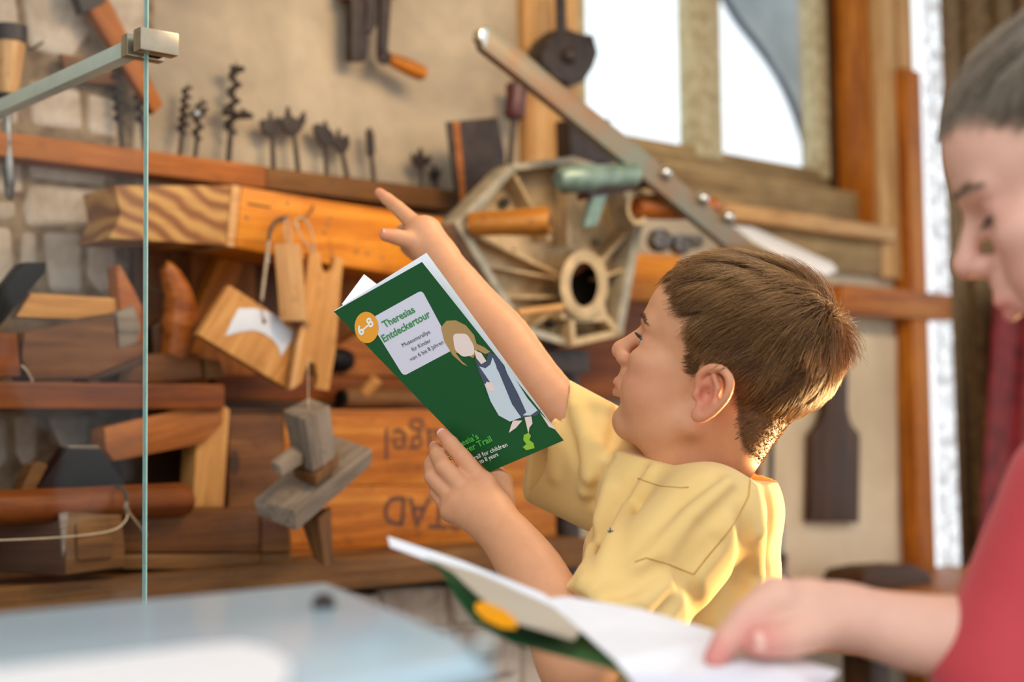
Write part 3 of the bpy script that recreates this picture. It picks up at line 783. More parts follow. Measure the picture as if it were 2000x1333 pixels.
cr = thing('nail_crate', 'orange wooden crate with upside-down stencilled lettering', 'crate', W(820, 1105, 0.1))
cp = Plane(W(820, 950, 0.17), N)
prism('front_board', [(556, 808), (1086, 806), (1086, 945), (556, 950)], cp, 0.015, M['orange'], cr, 0.002)
prism('front_board', [(556, 951), (1086, 946), (1086, 1052), (556, 1078)], cp, 0.015, M['orange'], cr, 0.002)
prism('bottom_board', [(568, 1080), (1086, 1054), (1086, 1078), (568, 1108)], cp, 0.12, M['orange'], cr, 0.002, off=0.002)
prism('top_board', [(556, 800), (1086, 800), (1086, 806), (556, 808)], cp, 0.12, M['rack'], cr, 0.001, off=-0.002)
prism('batten', [(752, 1070), (768, 1069), (768, 1098), (752, 1099)], cp, 0.01, M['redhandle'], cr, 0.001, off=0.004)
print_text('lettering', 'Nägel', (912, 838), (752, 838), (912, 902), cp, M['stencil'], cr, 0.0008, 0.0, 0.72)
print_text('lettering', 'STAD', (908, 980), (752, 968), (902, 1040), cp, M['stencil'], cr, 0.0008, 0.01, 0.72)
br = thing('brown_crate', 'brown wooden box end between the bracket and the grey gauge', 'crate', W(500, 1000, 0.1))
cq = Plane(W(500, 900, 0.168), N)
prism('front_board', [(448, 808), (554, 808), (556, 1000), (446, 1002)], cq, 0.015, M['brown'], br, 0.002)
prism('top_board', [(448, 798), (554, 799), (554, 806), (448, 806)], cq, 0.10, M['darkbrown'], br, 0.001)
prism('knot_ring', [(458 + 10 * math.cos(k * 0.52), 905 + 26 * math.sin(k * 0.52)) for k in range(12)], cq, 0.002, M['darkbrown'], br, 0, off=0.0003)

lp = thing('long_plane', 'long brown wooden plane with a split sole and chamfered end', 'plane', W(400, 1110, 0.2))
lq = Plane(W(400, 1050, 0.245), N)
prism('body', [(240, 1000), (492, 993), (508, 1002), (508, 1080), (240, 1080)], lq, 0.05, M['brown'], lp, 0.003)
prism('sole', [(240, 1083), (508, 1082), (508, 1115), (240, 1112)], lq, 0.05, M['bench'], lp, 0.002)
le = turned(508, 1050, 0.245, -38)
prism('end_face', [(509, 1003), (562, 1012), (566, 1078), (509, 1080)], le, 0.03, M['brown'], lp, 0.003)
prism('end_sole', [(509, 1082), (566, 1080), (566, 1104), (509, 1115)], le, 0.03, M['bench'], lp, 0.003)

bxp = thing('box_plane', 'dark box-shaped plane with a raised square panel, nearest on the bench', 'plane', W(120, 1125, 0.24))
bq = turned(130, 1050, 0.30, 12)
prism('front', [(128, 1000), (236, 988), (244, 1060), (245, 1108), (128, 1124)], bq, 0.05, M['bench'], bxp, 0.003)
prism('raised_panel', [(150, 1024), (222, 1018), (222, 1090), (154, 1096)], bq, 0.006, M['bench'], bxp, 0.003, off=0.005)
bl = turned(128, 1050, 0.30, -40)
prism('side', [(-60, 1010), (118, 1000), (127, 1003), (127, 1124), (118, 1126), (-60, 1112)], bl, 0.05, M['darkbrown'], bxp, 0.003)
prism('corner_strip', [(117, 1004), (134, 1000), (128, 1075), (124, 1090)], bq, 0.004, M['greywood'], bxp, 0.001, off=0.003)
rd = thing('round_stick', 'round reddish wooden stick with a rounded tip, lying across the box plane', 'stick', W(200, 990, 0.26))
lathe('stick', W(-80, 996, 0.30), W(372, 976, 0.25), [(0, 0.0205), (0.5, 0.021), (0.93, 0.0225), (0.975, 0.020), (0.995, 0.012), (1, 0.004)], M['reddish'], rd, 22)
sn = thing('string_loop', 'pale string tied round the stick and trailing left', 'string', W(245, 1000, 0.3))
tube('loop', [W(226, 952, 0.29), W(238, 953, 0.302), W(246, 966, 0.309), W(247, 985, 0.309)], 0.0022, M['darkcord'], sn, 7, 4)
tube('knot', [W(247, 982, 0.31), W(245, 992, 0.312), W(250, 998, 0.312), W(248, 1004, 0.31)], 0.0028, M['greywood'], sn, 7, 4)
tube('trailing_end', [W(250, 1000, 0.31), W(246, 1016, 0.315), W(226, 1034, 0.32), (W(180, 1044, 0.33)), W(90, 1052, 0.335), W(-60, 1058, 0.335)], 0.0011, M['string'], sn, 6, 5)
tube('short_end', [W(250, 999, 0.311), W(266, 1020, 0.3), W(286, 1046, 0.26)], 0.0013, M['string'], sn, 6, 3)

kb = thing('wooden_bracket', 'L-shaped tan wooden bracket leaning under the plane shelf', 'bracket', W(400, 990, 0.15))
kp = Plane(W(330, 850, 0.19), N)
prism('arm', [(204, 836), (400, 786), (438, 790), (436, 828), (394, 868), (222, 902), (206, 880)], kp, 0.045, M['rack'], kb, 0.003, grain=((204, 860), (420, 800)))
prism('post', [(384, 850), (436, 790), (450, 800), (438, 992), (376, 992)], kp, 0.04, M['tan'], kb, 0.003, off=-0.01, grain=((400, 980), (420, 800)))
db = thing('scrub_plane', 'black iron blade with a wooden wedge behind the round stick', 'plane', W(150, 960, 0.2))
dp = Plane(W(150, 910, 0.215), N)
prism('blade', [(66, 966), (134, 872), (194, 872), (246, 946), (210, 966)], dp, 0.03, M['black'], db, 0.003)
prism('top_edge', [(134, 870), (194, 871), (194, 877), (134, 876)], dp, 0.02, M['greywood'], db, 0.001, off=0.002)
prism('wedge', [(38, 966), (62, 908), (80, 902), (96, 908), (66, 966)], dp, 0.03, M['bench'], db, 0.003, off=-0.006)
tag(prism('rear_block', [(236, 860), (384, 860), (384, 960), (236, 960)], Plane(W(300, 910, 0.08), N), 0.05, M['darkbrown'], None, 0.003), 'dark block in the shadow behind the wooden bracket', 'block')
# ------------------------------------------------------------------ cast aluminium machine part on its stand
mc = thing('cast_frame', 'five-sided cast aluminium machine frame with ribs, ring boss and wooden grip', 'machine', W(1100, 1100, 0.2))
CA = Plane(W(1100, 500, 0.26), N)
outl = [(888, 436), (1000, 320), (1118, 306), (1222, 338), (1256, 440), (1216, 656), (1112, 678), (1020, 650), (962, 560)]
cx, cy = 1095, 490
inn = [(cx + (x - cx) * 0.90, cy + (y - cy) * 0.92) for x, y in outl]
prism('back_plate', outl, CA, 0.006, M['alu'], mc, 0.001, off=-0.045)
for i in range(len(outl)):
    j = (i + 1) % len(outl)
    prism('rim', [outl[i], outl[j], inn[j], inn[i]], CA, 0.045, M['alurim'], mc, 0.0015)
for (a, b, w_) in (((1000, 330), (1075, 470), 7), ((905, 446), (1100, 540), 7), ((955, 520), (1095, 545), 6), ((1110, 320), (1112, 480), 8), ((1240, 440), (1168, 520), 7), ((1235, 520), (1170, 545), 6),
                   ((985, 580), (1100, 580), 7), ((1030, 645), (1110, 590), 6), ((1210, 640), (1165, 600), 7)):
    d = np.array(b, float) - np.array(a, float); n_ = np.array([-d[1], d[0]]) / np.hypot(*d) * w_ / 2
    a_, b_2 = np.array(a), np.array(b)
    prism('rib', [tuple(a_ + n_), tuple(b_2 + n_), tuple(b_2 - n_), tuple(a_ - n_)], CA, 0.03, M['alu'], mc, 0.001, off=-0.012)


def ringpx(c, rx, ry, n=28): return [(c[0] + rx * math.cos(k * 2 * math.pi / n), c[1] + ry * math.sin(k * 2 * math.pi / n)) for k in range(n)]


def ring(name, c, rx, ry, rx2, ry2, plane, off, thick, mat, parent):
    bm = bmesh.new(); n = 28; o_ = ringpx(c, rx, ry); i_ = ringpx(c, rx2, ry2)
    V = [[bm.verts.new(plane(x, y, of)) for x, y in q] for q, of in ((o_, off), (i_, off), (i_, off - thick), (o_, off - thick))]
    for s in range(4):
        for k in range(n): bm.faces.new((V[s][k], V[s][(k + 1) % n], V[(s + 1) % 4][(k + 1) % n], V[(s + 1) % 4][k]))
    return mk(name, bm, mat, parent, None, 40, 0.001)


ring('ring_boss', (1141, 556), 47, 68, 27, 44, CA, 0.02, 0.06, M['alu'], mc)
prism('bore', ringpx((1141, 556), 28, 45), CA, 0.002, M['black'], mc, 0, off=-0.034)
tube('bore_pin', [CA(1115, 530, -0.02), CA(1152, 506, 0.0)], 0.010, M['brown'], mc, 10)
for sx in (-1, 1): prism('boss_foot', [(1141 + sx * 40, 590), (1141 + sx * 12, 612), (1141 + sx * 14, 622), (1141 + sx * 46, 624)], CA, 0.04, M['alu'], mc, 0.002, off=0.01)
for q in ([(1114, 622), (1122, 622), (1126, 676), (1116, 676)], [(1116, 664), (1214, 642), (1214, 656), (1116, 678)], [(1122, 622), (1186, 620), (1186, 628), (1122, 630)], [(1180, 622), (1188, 620), (1216, 650), (1206, 656)]):
    prism('foot_rib', q, CA, 0.035, M['alu'], mc, 0.001, off=0.012)
tube('tie_rod', [CA(1010, 612, 0.01), CA(1098, 600, 0.02)], 0.006, M['pale'], mc, 10)
for (x, y, r) in ((1003, 490, 0.004), (1165, 474, 0.005), (1075, 634, 0.008), (985, 396, 0.009), (1115, 640, 0.005)):
    lathe('bolt', CA(x, y, -0.045), CA(x, y, -0.03), [(0, r), (0.7, r), (1, r * 0.7)], M['iron'], mc, 10)
lathe('wooden_grip', CA(918, 438, 0.0), CA(1074, 432, 0.10), [(0, 0.018), (0.1, 0.0195), (0.4, 0.019), (0.75, 0.0215), (0.93, 0.022), (1, 0.019)], M['gripwood'], mc, 22)
lathe('grip_end', CA(1066, 432.3, 0.097), CA(1076, 432, 0.1025), [(0, 0.009), (1, 0.008)], M['iron'], mc, 14)
lathe('stand_post', W(1106, 690, 0.16) , W(1110, 1135, 0.16), [(0, 0.021), (1, 0.021)], M['iron'], mc, 16)
prism('stand_head', [(1050, 684), (1150, 684), (1152, 730), (1060, 730)], CA, 0.06, M['iron'], mc, 0.004, off=-0.02)

lv = thing('lever', 'long flat rusty green lever bar rising diagonally above the machine frame', 'lever', W(1280, 400, 0.3))
LP = Plane(W(1200, 270, 0.36), N)
prism('bar', [(938, 74), (940, 58), (954, 50), (968, 52), (1080, 150), (1290, 318), (1470, 474), (1420, 482), (1262, 352), (1024, 158), (944, 96)], LP, 0.016, M['lever'], lv, 0.003, grain=((944, 70), (1440, 470)))
prism('end_cap', [(937, 74), (939, 58), (952, 50), (956, 60), (950, 92)], LP, 0.018, M['silver'], lv, 0.002, off=0.001)
prism('fork', [(1262, 330), (1290, 312), (1318, 352), (1300, 376)], LP, 0.02, M['iron'], lv, 0.003, off=-0.016)
for (x, y) in ((1300, 338), (1373, 388), (1422, 424)):
    lathe('bolt', LP(x, y, -0.025), LP(x, y, 0.012), [(0, 0.011), (0.8, 0.011), (0.95, 0.008), (1, 0.004)], M['silver'], lv, 12)
ga = thing('toggle_clamp', 'green hammered-paint clamp arm behind the lever', 'clamp', W(1150, 400, 0.3))
lathe('cylinder', LP(1090, 352, -0.03), LP(1238, 342, -0.01), [(0, 0.014), (0.06, 0.022), (0.45, 0.023), (0.5, 0.02), (1, 0.02)], M['green'], ga, 20)
prism('tongue', [(1160, 376), (1192, 368), (1166, 442), (1142, 444)], LP, 0.012, M['green'], ga, 0.002, off=-0.03)
prism('under_bar', [(1150, 374), (1270, 352), (1274, 366), (1152, 388)], LP, 0.03, M['redhandle'], ga, 0.002, off=-0.03)
rg = thing('rear_grip', 'glossy brown wooden grip beneath the lever', 'grip', W(1310, 430, 0.25))
lathe('grip', LP(1242, 404, -0.05), LP(1400, 404, -0.03), [(0, 0.016), (0.06, 0.021), (0.5, 0.023), (0.9, 0.021), (1, 0.012)], M['horn'], rg, 20)
ring('collar', (1246, 406), 22, 34, 15, 24, LP, -0.04, 0.02, M['alu'], rg)
for (x, y, r) in ((1282, 470, 0.022), (1322, 478, 0.020), (1352, 472, 0.014)):
    lathe('adjusting_knob', W(x, y, 0.16), W(x + 10, y, 0.22), [(0, r * 0.8), (0.3, r), (0.8, r), (1, r * 0.6)], M['steel'], mc, 16)

# dark blade, chisel, hanging iron wheel, block
sw = thing('scraper_blade', 'dark flat blade with an orange edge standing left of the machine frame', 'blade', W(940, 420, 0.1))
prism('blade', [(874, 238), (972, 229), (986, 300), (992, 420), (896, 420)], Plane(W(930, 330, 0.10), N), 0.006, M['iron'], sw, 0.001)
prism('edge_strip', [(886, 238), (897, 237), (914, 420), (902, 420)], Plane(W(930, 330, 0.102), N), 0.003, M['rack'], sw, 0.0005, label='thin orange edge strip')
ch = thing('red_chisel', 'dark red handled chisel standing behind the dark blade', 'chisel', W(992, 330, 0.05))
lathe('handle', W(1004, 232, 0.05), W(1010, 166, 0.05), [(0, 0.015), (0.1, 0.0195), (0.6, 0.018), (0.93, 0.021), (1, 0.018)], M['redhandle'], ch, 16)
lathe('blade', W(994, 335, 0.05), W(1004, 232, 0.05), [(0, 0.006), (0.8, 0.005), (1, 0.007)], M['iron'], ch, 10)
iw = thing('iron_pulley', 'dark iron pulley block hanging in front of the window edge', 'pulley', W(1110, 160, 0.1))
wp = Plane(W(1112, 110, 0.10), N)
prism('hook_strap', [(1088, -40), (1104, -40), (1108, 60), (1092, 66)], wp, 0.008, M['iron'], iw, 0.001)
prism('shell', [(1078, 70), (1100, 52), (1140, 66), (1160, 66), (1170, 104), (1160, 132), (1142, 160), (1118, 168), (1086, 152), (1062, 128), (1060, 104)], wp, 0.05, M['iron'], iw, 0.006)
lathe('axle', wp(1112, 110, 0.0), wp(1112, 110, 0.014), [(0, 0.014), (0.8, 0.012), (1, 0.006)], M['iron'], iw, 14)
tag(prism('dark_block', [(1112, 232), (1192, 232), (1196, 250), (1200, 320), (1116, 316)], Plane(W(1150, 270, 0.06), N), 0.05, M['iron'], None, 0.003), 'dark block on the ledge behind the lever', 'block')

# right of the boy
sb_ = Plane(W(1530, 480, 0.2), (Matrix.Rotation(math.radians(-62), 3, U) @ N))
tag(prism('steel_blade', [(1432, 440), (1470, 444), (1560, 484), (1626, 514), (1636, 528), (1612, 536), (1540, 510), (1470, 470)], sb_, 0.003, M['sheet'], None, 0.0006), 'bright polished curved blade lying above the boy\'s head', 'blade')  # near-white colour painted in place of the sky mirrored in steel
pb = Plane(W(1630, 900, 0.035), N)
tag(prism('paddle_board', [(1612, 640), (1658, 640), (1656, 800), (1662, 826), (1680, 850), (1678, 1022), (1582, 1020), (1586, 850), (1604, 826), (1612, 800)], pb, 0.016, M['darkbrown'], None, 0.002, grain=((1630, 1000), (1630, 800))), 'dark brown paddle-shaped board hanging on the cream panel', 'board')
tag(tube('broom_stick', [W(1470, 1140, 0.1), W(1482, 800, 0.06)], 0.010, M['horn'], None, 10), "brown wooden stick leaning behind the boy's neck", 'stick')
tag(tube('iron_rod', [W(1500, 1140, 0.1), W(1508, 800, 0.06)], 0.006, M['iron'], None, 10), "slim dark iron rod beside the brown stick behind the boy's neck", 'rod')
bt = thing('bolt_stand', 'small threaded metal spindle standing by the cream panel', 'spindle', W(1525, 1140, 0.12))
lathe('spindle', W(1524, 1150, 0.12), W(1522, 1010, 0.12), [(0, 0.02), (0.15, 0.02), (0.2, 0.013), (0.4, 0.013), (0.45, 0.017), (0.5, 0.008), (0.95, 0.007), (1, 0.002)], M['steel'], bt, 14)
wb = thing('rear_workbench', 'wooden workbench with an orange front edge behind the pointing arm', 'workbench', W(1700, 1250, 0.3))
zb = W(1700, 1165, 0.25).z
wbox('worktop', A(1430, 1200, 0.2), A(1990, 1200, 0.2), 0.02, 0.55, zb - 0.05, zb, M['orange'], wb, 0.004)
for ax_ in (A(1450, 1200, 0.2), A(1960, 1200, 0.2)):
    wbox('leg', ax_, ax_ + 0.06, 0.42, 0.48, 0.0, zb - 0.05, M['darkbrown'], wb, 0.004, True)
    wbox('leg', ax_, ax_ + 0.06, 0.06, 0.12, 0.0, zb - 0.05, M['darkbrown'], wb, 0.004, True)
lg = Plane(W(1750, 1140, 0.22), N)
tag(prism('wood_log', [(1682, 1136), (1692, 1116), (1730, 1108), (1790, 1104), (1820, 1118), (1828, 1150), (1822, 1172), (1690, 1168)], lg, 0.10, M['darkbrown'], None, 0.010), 'dark rounded wood block lying on the rear workbench', 'block')

# ------------------------------------------------------------------ glass barrier with clamp and stabiliser bar
gb = thing('glass_barrier', 'clear glass barrier pane with a pale green polished edge', 'glass pane', P(290, 840, 1.4) * 1.0)
ge = P(289, 600, 1.40); ge = Vector((ge.x, ge.y, 0))
bm = bmesh.new(); b_poly(bm, [ge - U * 0.0012, ge - U * 0.9, ge - U * 0.9 - N * 0.008, ge - U * 0.0012 - N * 0.008], Z * 2.3)
mk('pane', bm, M['glass'], gb, frame(ge), 0)
bm = bmesh.new(); b_poly(bm, [ge, ge - U * 0.0012, ge - U * 0.0012 - N * 0.008, ge - N * 0.008], Z * 2.3)
mk('polished_edge', bm, M['gedge'], gb, frame(ge), 0, 0.0003)
cl = thing('glass_clamp', 'brushed metal glass clamp with a slim stabiliser bar running to the left', 'clamp', P(300, 80, 1.4))
gc = P(290, 78, 1.40); zc = gc.z
q = Vector((ge.x, ge.y, zc))
bm = bmesh.new(); b_box(bm, q + U * 0.003 + N * 0.010, U * 0.021, N * 0.008, Z * 0.0115); mk('jaw', bm, M['clamp'], cl, frame(q), 35, 0.002)
bm = bmesh.new(); b_box(bm, q + U * 0.003 - N * 0.018, U * 0.021, N * 0.007, Z * 0.0115); mk('jaw', bm, M['clamp'], cl, frame(q), 35, 0.002)
bm = bmesh.new(); b_box(bm, q + U * 0.010 - N * 0.004, U * 0.007, N * 0.009, Z * 0.010); mk('gasket', bm, M['black'], cl, frame(q), 35, 0.001)
bm = bmesh.new(); b_box(bm, q - N * 0.30 - U * 0.004, U * 0.008, N * 0.276, Z * 0.008); mk('stabiliser_bar', bm, M['bar'], cl, frame(q, N), 35, 0.001)

# ------------------------------------------------------------------ display table in the foreground
th = 0.085; zt = CAM.z - th
TP = Plane((0, 0, zt), Z)
tc = [TP(-260, 1222), TP(640, 1138), TP(966, 1272), TP(560, 1360), TP(-260, 1560)]
tb_ = thing('display_table', 'pale blue-grey glossy display table in the blurred foreground', 'table', Vector((TP(300, 1250).x, TP(300, 1250).y, 0)))
bm = bmesh.new(); b_poly(bm, tc, Z * -0.012); mk('tabletop', bm, M['tabletop'], tb_, None, 35, 0.003)
cen = sum(tc, Vector()) / 5
bm = bmesh.new(); b_poly(bm, [cen + (p - cen) * 0.94 - Z * 0.012 for p in tc], Z * -0.10); mk('apron', bm, M['tableside'], tb_, None, 35, 0.002)
for p in (tc[0], tc[1], tc[2], tc[3]):
    l0 = cen + (p - cen) * 0.86; tube('leg', [Vector((l0.x, l0.y, 0)), Vector((l0.x, l0.y, zt - 0.11))], 0.016, M['tableside'], tb_, 10)
lathe('corner_knob', TP(940, 1274) - Z * 0.003, TP(940, 1274) + Z * 0.006, [(0, 0.006), (0.6, 0.0075), (1, 0.004)], M['silver'], tb_, 16)
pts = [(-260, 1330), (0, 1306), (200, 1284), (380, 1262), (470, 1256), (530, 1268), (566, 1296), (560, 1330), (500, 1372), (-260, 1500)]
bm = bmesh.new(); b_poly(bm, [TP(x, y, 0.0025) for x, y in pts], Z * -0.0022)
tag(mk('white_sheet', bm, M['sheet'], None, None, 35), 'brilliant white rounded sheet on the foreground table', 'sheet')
tag(lathe('table_screw', TP(632, 1182, 0.0), TP(632, 1182, 0.002), [(0, 0.006), (1, 0.005)], M['iron'], None, 14), 'small dark screw head near the far corner of the table', 'screw')
# ------------------------------------------------------------------ implicit-surface bodies
BAS = np.array([RT, fw, UP]).T          # columns: image right, away, image up
CN = np.array(CAM)


def Pn(px, py, d): return np.array(P(px, py, d))


class SDF:
    def __init__(s, lo, hi, res):
        s.lo = np.array(lo, float); s.res = res; s.n = np.ceil((np.array(hi) - s.lo) / res).astype(int) + 1
        s.a = np.full(s.n, 0.05, np.float32)

    def block(s, lo, hi):
        i0 = np.clip(np.floor((lo - s.lo) / s.res).astype(int), 0, s.n); i1 = np.clip(np.ceil((hi - s.lo) / s.res).astype(int) + 1, 0, s.n)
        if np.any(i1 <= i0): return None
        ax = [(s.lo[k] + s.res * np.arange(i0[k], i1[k])).astype(np.float32) for k in range(3)]
        return (slice(i0[0], i1[0]), slice(i0[1], i1[1]), slice(i0[2], i1[2])), ax[0][:, None, None], ax[1][None, :, None], ax[2][None, None, :]

    def put(s, sl, d, k, op):
        a = s.a[sl]
        if op == 'add':
            h = np.clip(0.5 + 0.5 * (a - d) / k, 0, 1); s.a[sl] = a * (1 - h) + d * h - k * h * (1 - h)
        elif op == 'sub':
            d = -d; h = np.clip(0.5 - 0.5 * (a - d) / k, 0, 1); s.a[sl] = a * (1 - h) + d * h + k * h * (1 - h)

    def cone(s, p0, p1, r0, r1, k=0.004, op='add'):
        p0, p1 = np.array(p0, float), np.array(p1, float); m = max(r0, r1) + k + 0.012
        B = s.block(np.minimum(p0, p1) - m, np.maximum(p0, p1) + m)
        if B is None: return
        sl, x, y, z = B; d = p1 - p0; L2 = max(d @ d, 1e-12)
        h = np.clip(((x - p0[0]) * d[0] + (y - p0[1]) * d[1] + (z - p0[2]) * d[2]) / L2, 0, 1)
        q = np.sqrt((x - p0[0] - d[0] * h) ** 2 + (y - p0[1] - d[1] * h) ** 2 + (z - p0[2] - d[2] * h) ** 2) - (r0 + (r1 - r0) * h)
        s.put(sl, q.astype(np.float32), k, op)

    def ell(s, c, R, rad, k=0.004, op='add'):
        c = np.array(c, float); rad = np.array(rad, float); m = np.abs(R) @ rad + k + 0.012
        B = s.block(c - m, c + m)
        if B is None: return
        sl, x, y, z = B; x, y, z = x - c[0], y - c[1], z - c[2]
        l = [(x * R[0, i] + y * R[1, i] + z * R[2, i]) for i in range(3)]
        k0 = np.sqrt(sum((l[i] / rad[i]) ** 2 for i in range(3))); k1 = np.sqrt(sum((l[i] / rad[i] ** 2) ** 2 for i in range(3)))
        s.put(sl, (k0 * (k0 - 1) / np.maximum(k1, 1e-6)).astype(np.float32), k, op)

    def half(s, p, n, lo, hi, k=0.002):                     # cut away everything on the +n side inside a block
        p, n = np.array(p, float), np.array(n, float); n /= np.linalg.norm(n)
        B = s.block(np.array(lo), np.array(hi))
        if B is None: return
        sl, x, y, z = B
        s.put(sl, -((x - p[0]) * n[0] + (y - p[1]) * n[1] + (z - p[2]) * n[2]).astype(np.float32), k, 'sub')

    def chain(s, pts, rad, k=0.004, op='add'):               # one limb: plain union of its segments, blended once with the rest
        pts = np.array(pts, float); m = max(rad) + k + 0.012; B = s.block(pts.min(0) - m, pts.max(0) + m)
        if B is None: return
        sl, x, y, z = B; best = None
        for p0, p1, r0, r1 in zip(pts, pts[1:], rad, rad[1:]):
            d = p1 - p0; L2 = max(d @ d, 1e-12)
            h = np.clip(((x - p0[0]) * d[0] + (y - p0[1]) * d[1] + (z - p0[2]) * d[2]) / L2, 0, 1)
            q = np.sqrt((x - p0[0] - d[0] * h) ** 2 + (y - p0[1] - d[1] * h) ** 2 + (z - p0[2] - d[2] * h) ** 2) - (r0 + (r1 - r0) * h)
            if best is None: best = q
            else: kk = 0.0012; hh = np.clip(0.5 + 0.5 * (best - q) / kk, 0, 1); best = best * (1 - hh) + q * hh - kk * hh * (1 - hh)
        s.put(sl, best.astype(np.float32), k, op)

    def val(s, p):                                           # trilinear
        q = np.clip((np.asarray(p) - s.lo) / s.res, 0, s.n - 1.001); i = q.astype(int); f = q - i; r = 0
        for o in ((0, 0, 0), (0, 0, 1), (0, 1, 0), (0, 1, 1), (1, 0, 0), (1, 0, 1), (1, 1, 0), (1, 1, 1)):
            w_ = np.prod([f[..., k] if o[k] else 1 - f[..., k] for k in range(3)], axis=0); r = r + w_ * s.a[i[..., 0] + o[0], i[..., 1] + o[1], i[..., 2] + o[2]]
        return r

    def hit(s, px, py, d0=0.4, d1=1.9):                      # first surface point along a photo ray
        ds = np.arange(d0, d1, 0.0004); r = np.array(ray(px, py)); pts = CN + r * ds[:, None]
        v = s.val(pts); w_ = np.where(v < 0)[0]
        return None if len(w_) == 0 else pts[w_[0]]

    def mesh(s, smooth=2):
        a = s.a; sg = a < 0
        c = [sg[i:sg.shape[0] - 1 + i, j:sg.shape[1] - 1 + j, k:sg.shape[2] - 1 + k] for i in (0, 1) for j in (0, 1) for k in (0, 1)]
        any_ = c[0].copy(); all_ = c[0].copy()
        for q in c[1:]: any_ |= q; all_ &= q
        act = any_ & ~all_; idx = np.argwhere(act); ids = np.full(act.shape, -1, np.int32); ids[tuple(idx.T)] = np.arange(len(idx))
        V = np.zeros((len(idx), 3)); cnt = np.zeros(len(idx)); offs = np.array([(i, j, k) for i in (0, 1) for j in (0, 1) for k in (0, 1)])
        for e in range(3):
            for o in offs:
                if o[e] == 1: continue
                o2 = o.copy(); o2[e] = 1; i0 = idx + o; i1 = idx + o2
                v0 = a[tuple(i0.T)]; v1 = a[tuple(i1.T)]; cr_ = (v0 < 0) != (v1 < 0); t = np.where(cr_, v0 / np.where(cr_, v0 - v1, 1), 0)
                p = o + t[:, None] * (o2 - o); V += np.where(cr_[:, None], p, 0); cnt += cr_
        V = (V / cnt[:, None] + idx) * s.res + s.lo
        F = []
        for e in range(3):
            u_, v_ = (e + 1) % 3, (e + 2) % 3
            sl0 = [slice(None)] * 3; sl1 = [slice(None)] * 3; sl0[e] = slice(0, -1); sl1[e] = slice(1, None)
            x0, x1 = sg[tuple(sl0)], sg[tuple(sl1)]; ed = np.argwhere(x0 != x1); fl = x0[tuple(ed.T)]
            ok = (ed[:, u_] > 0) & (ed[:, v_] > 0) & (ed[:, u_] < sg.shape[u_] - 1) & (ed[:, v_] < sg.shape[v_] - 1); ed = ed[ok]; fl = fl[ok]
            q = []
            for du, dv in ((1, 1), (0, 1), (0, 0), (1, 0)):
                t = ed.copy(); t[:, u_] -= du; t[:, v_] -= dv; q.append(ids[tuple(t.T)])
            q = np.stack(q, 1); q[~fl] = q[~fl][:, ::-1]; F.append(q)
        F = np.concatenate(F)
        E = np.concatenate([F[:, [0, 1]], F[:, [1, 2]], F[:, [2, 3]], F[:, [3, 0]]]); E = np.concatenate([E, E[:, ::-1]])
        deg = np.bincount(E[:, 0], minlength=len(V)).astype(float)
        for it in range(smooth):
            for lam in (0.5, -0.52):
                A_ = np.stack([np.bincount(E[:, 0], V[E[:, 1], k], len(V)) for k in range(3)], 1) / np.maximum(deg, 1)[:, None]
                V = V + lam * (A_ - V)
        return V, F


def npmesh(name, V, F, mat, parent, attr=None, smooth=True):
    c = V.mean(0); c[2] = V[:, 2].min(); fr = Matrix.Translation(Vector(c)); V = V - c
    me = bpy.data.meshes.new(name); nv, nf = len(V), len(F); k = F.shape[1]
    me.vertices.add(nv); me.vertices.foreach_set('co', V.astype(np.float32).ravel())
    me.loops.add(nf * k); me.loops.foreach_set('vertex_index', F.astype(np.int32).ravel())
    me.polygons.add(nf); me.polygons.foreach_set('loop_start', np.arange(0, nf * k, k, dtype=np.int32))
    me.update(calc_edges=True); me.validate()
    if attr:
        for nm, data in attr.items():
            if data.ndim == 2:
                at = me.attributes.new(nm, 'FLOAT_COLOR', 'POINT'); at.data.foreach_set('color', data.astype(np.float32).ravel())
            else:
                at = me.attributes.new(nm, 'FLOAT', 'POINT'); at.data.foreach_set('value', data.astype(np.float32))
    if smooth: me.shade_smooth()
    me.materials.append(mat)
    return link(name, me, parent, fr)


def resample(pts, rad, n=4):
    q = np.array([tuple(p) for p in smoothpts([Vector(p) for p in pts], n)]); return q, list(np.interp(np.linspace(0, 1, len(q)), np.linspace(0, 1, len(rad)), rad))


# ------------------------------------------------------------------ heads
class Head:
    """local frame: forward, left, up in millimetres, origin midway between the ears"""

    def __init__(s, yaw, pitch, roll, anchor, px, py, d, scale=1.0):
        y, p, r = map(math.radians, (yaw, pitch, roll)); f = np.array([-math.cos(y), math.sin(y), 0]); l = np.array([-math.sin(y), -math.cos(y), 0]); u = np.array([0, 0, 1.])
        f, u = f * math.cos(p) + u * math.sin(p), u * math.cos(p) - f * math.sin(p); l, u = l * math.cos(r) + u * math.sin(r), u * math.cos(r) - l * math.sin(r)
        s.R = BAS @ np.stack([f, l, u], 1); s.sc = scale * 0.001; s.o = Pn(px, py, d) - s.R @ np.array(anchor, float) * s.sc

    def w(s, *p): return s.o + s.R @ np.array(p, float) * s.sc

    def loc(s, V): return (V - s.o) @ s.R / s.sc


CR_C = np.array([-8, 0, 52.]); CR_R = np.array([88, 69, 66.])


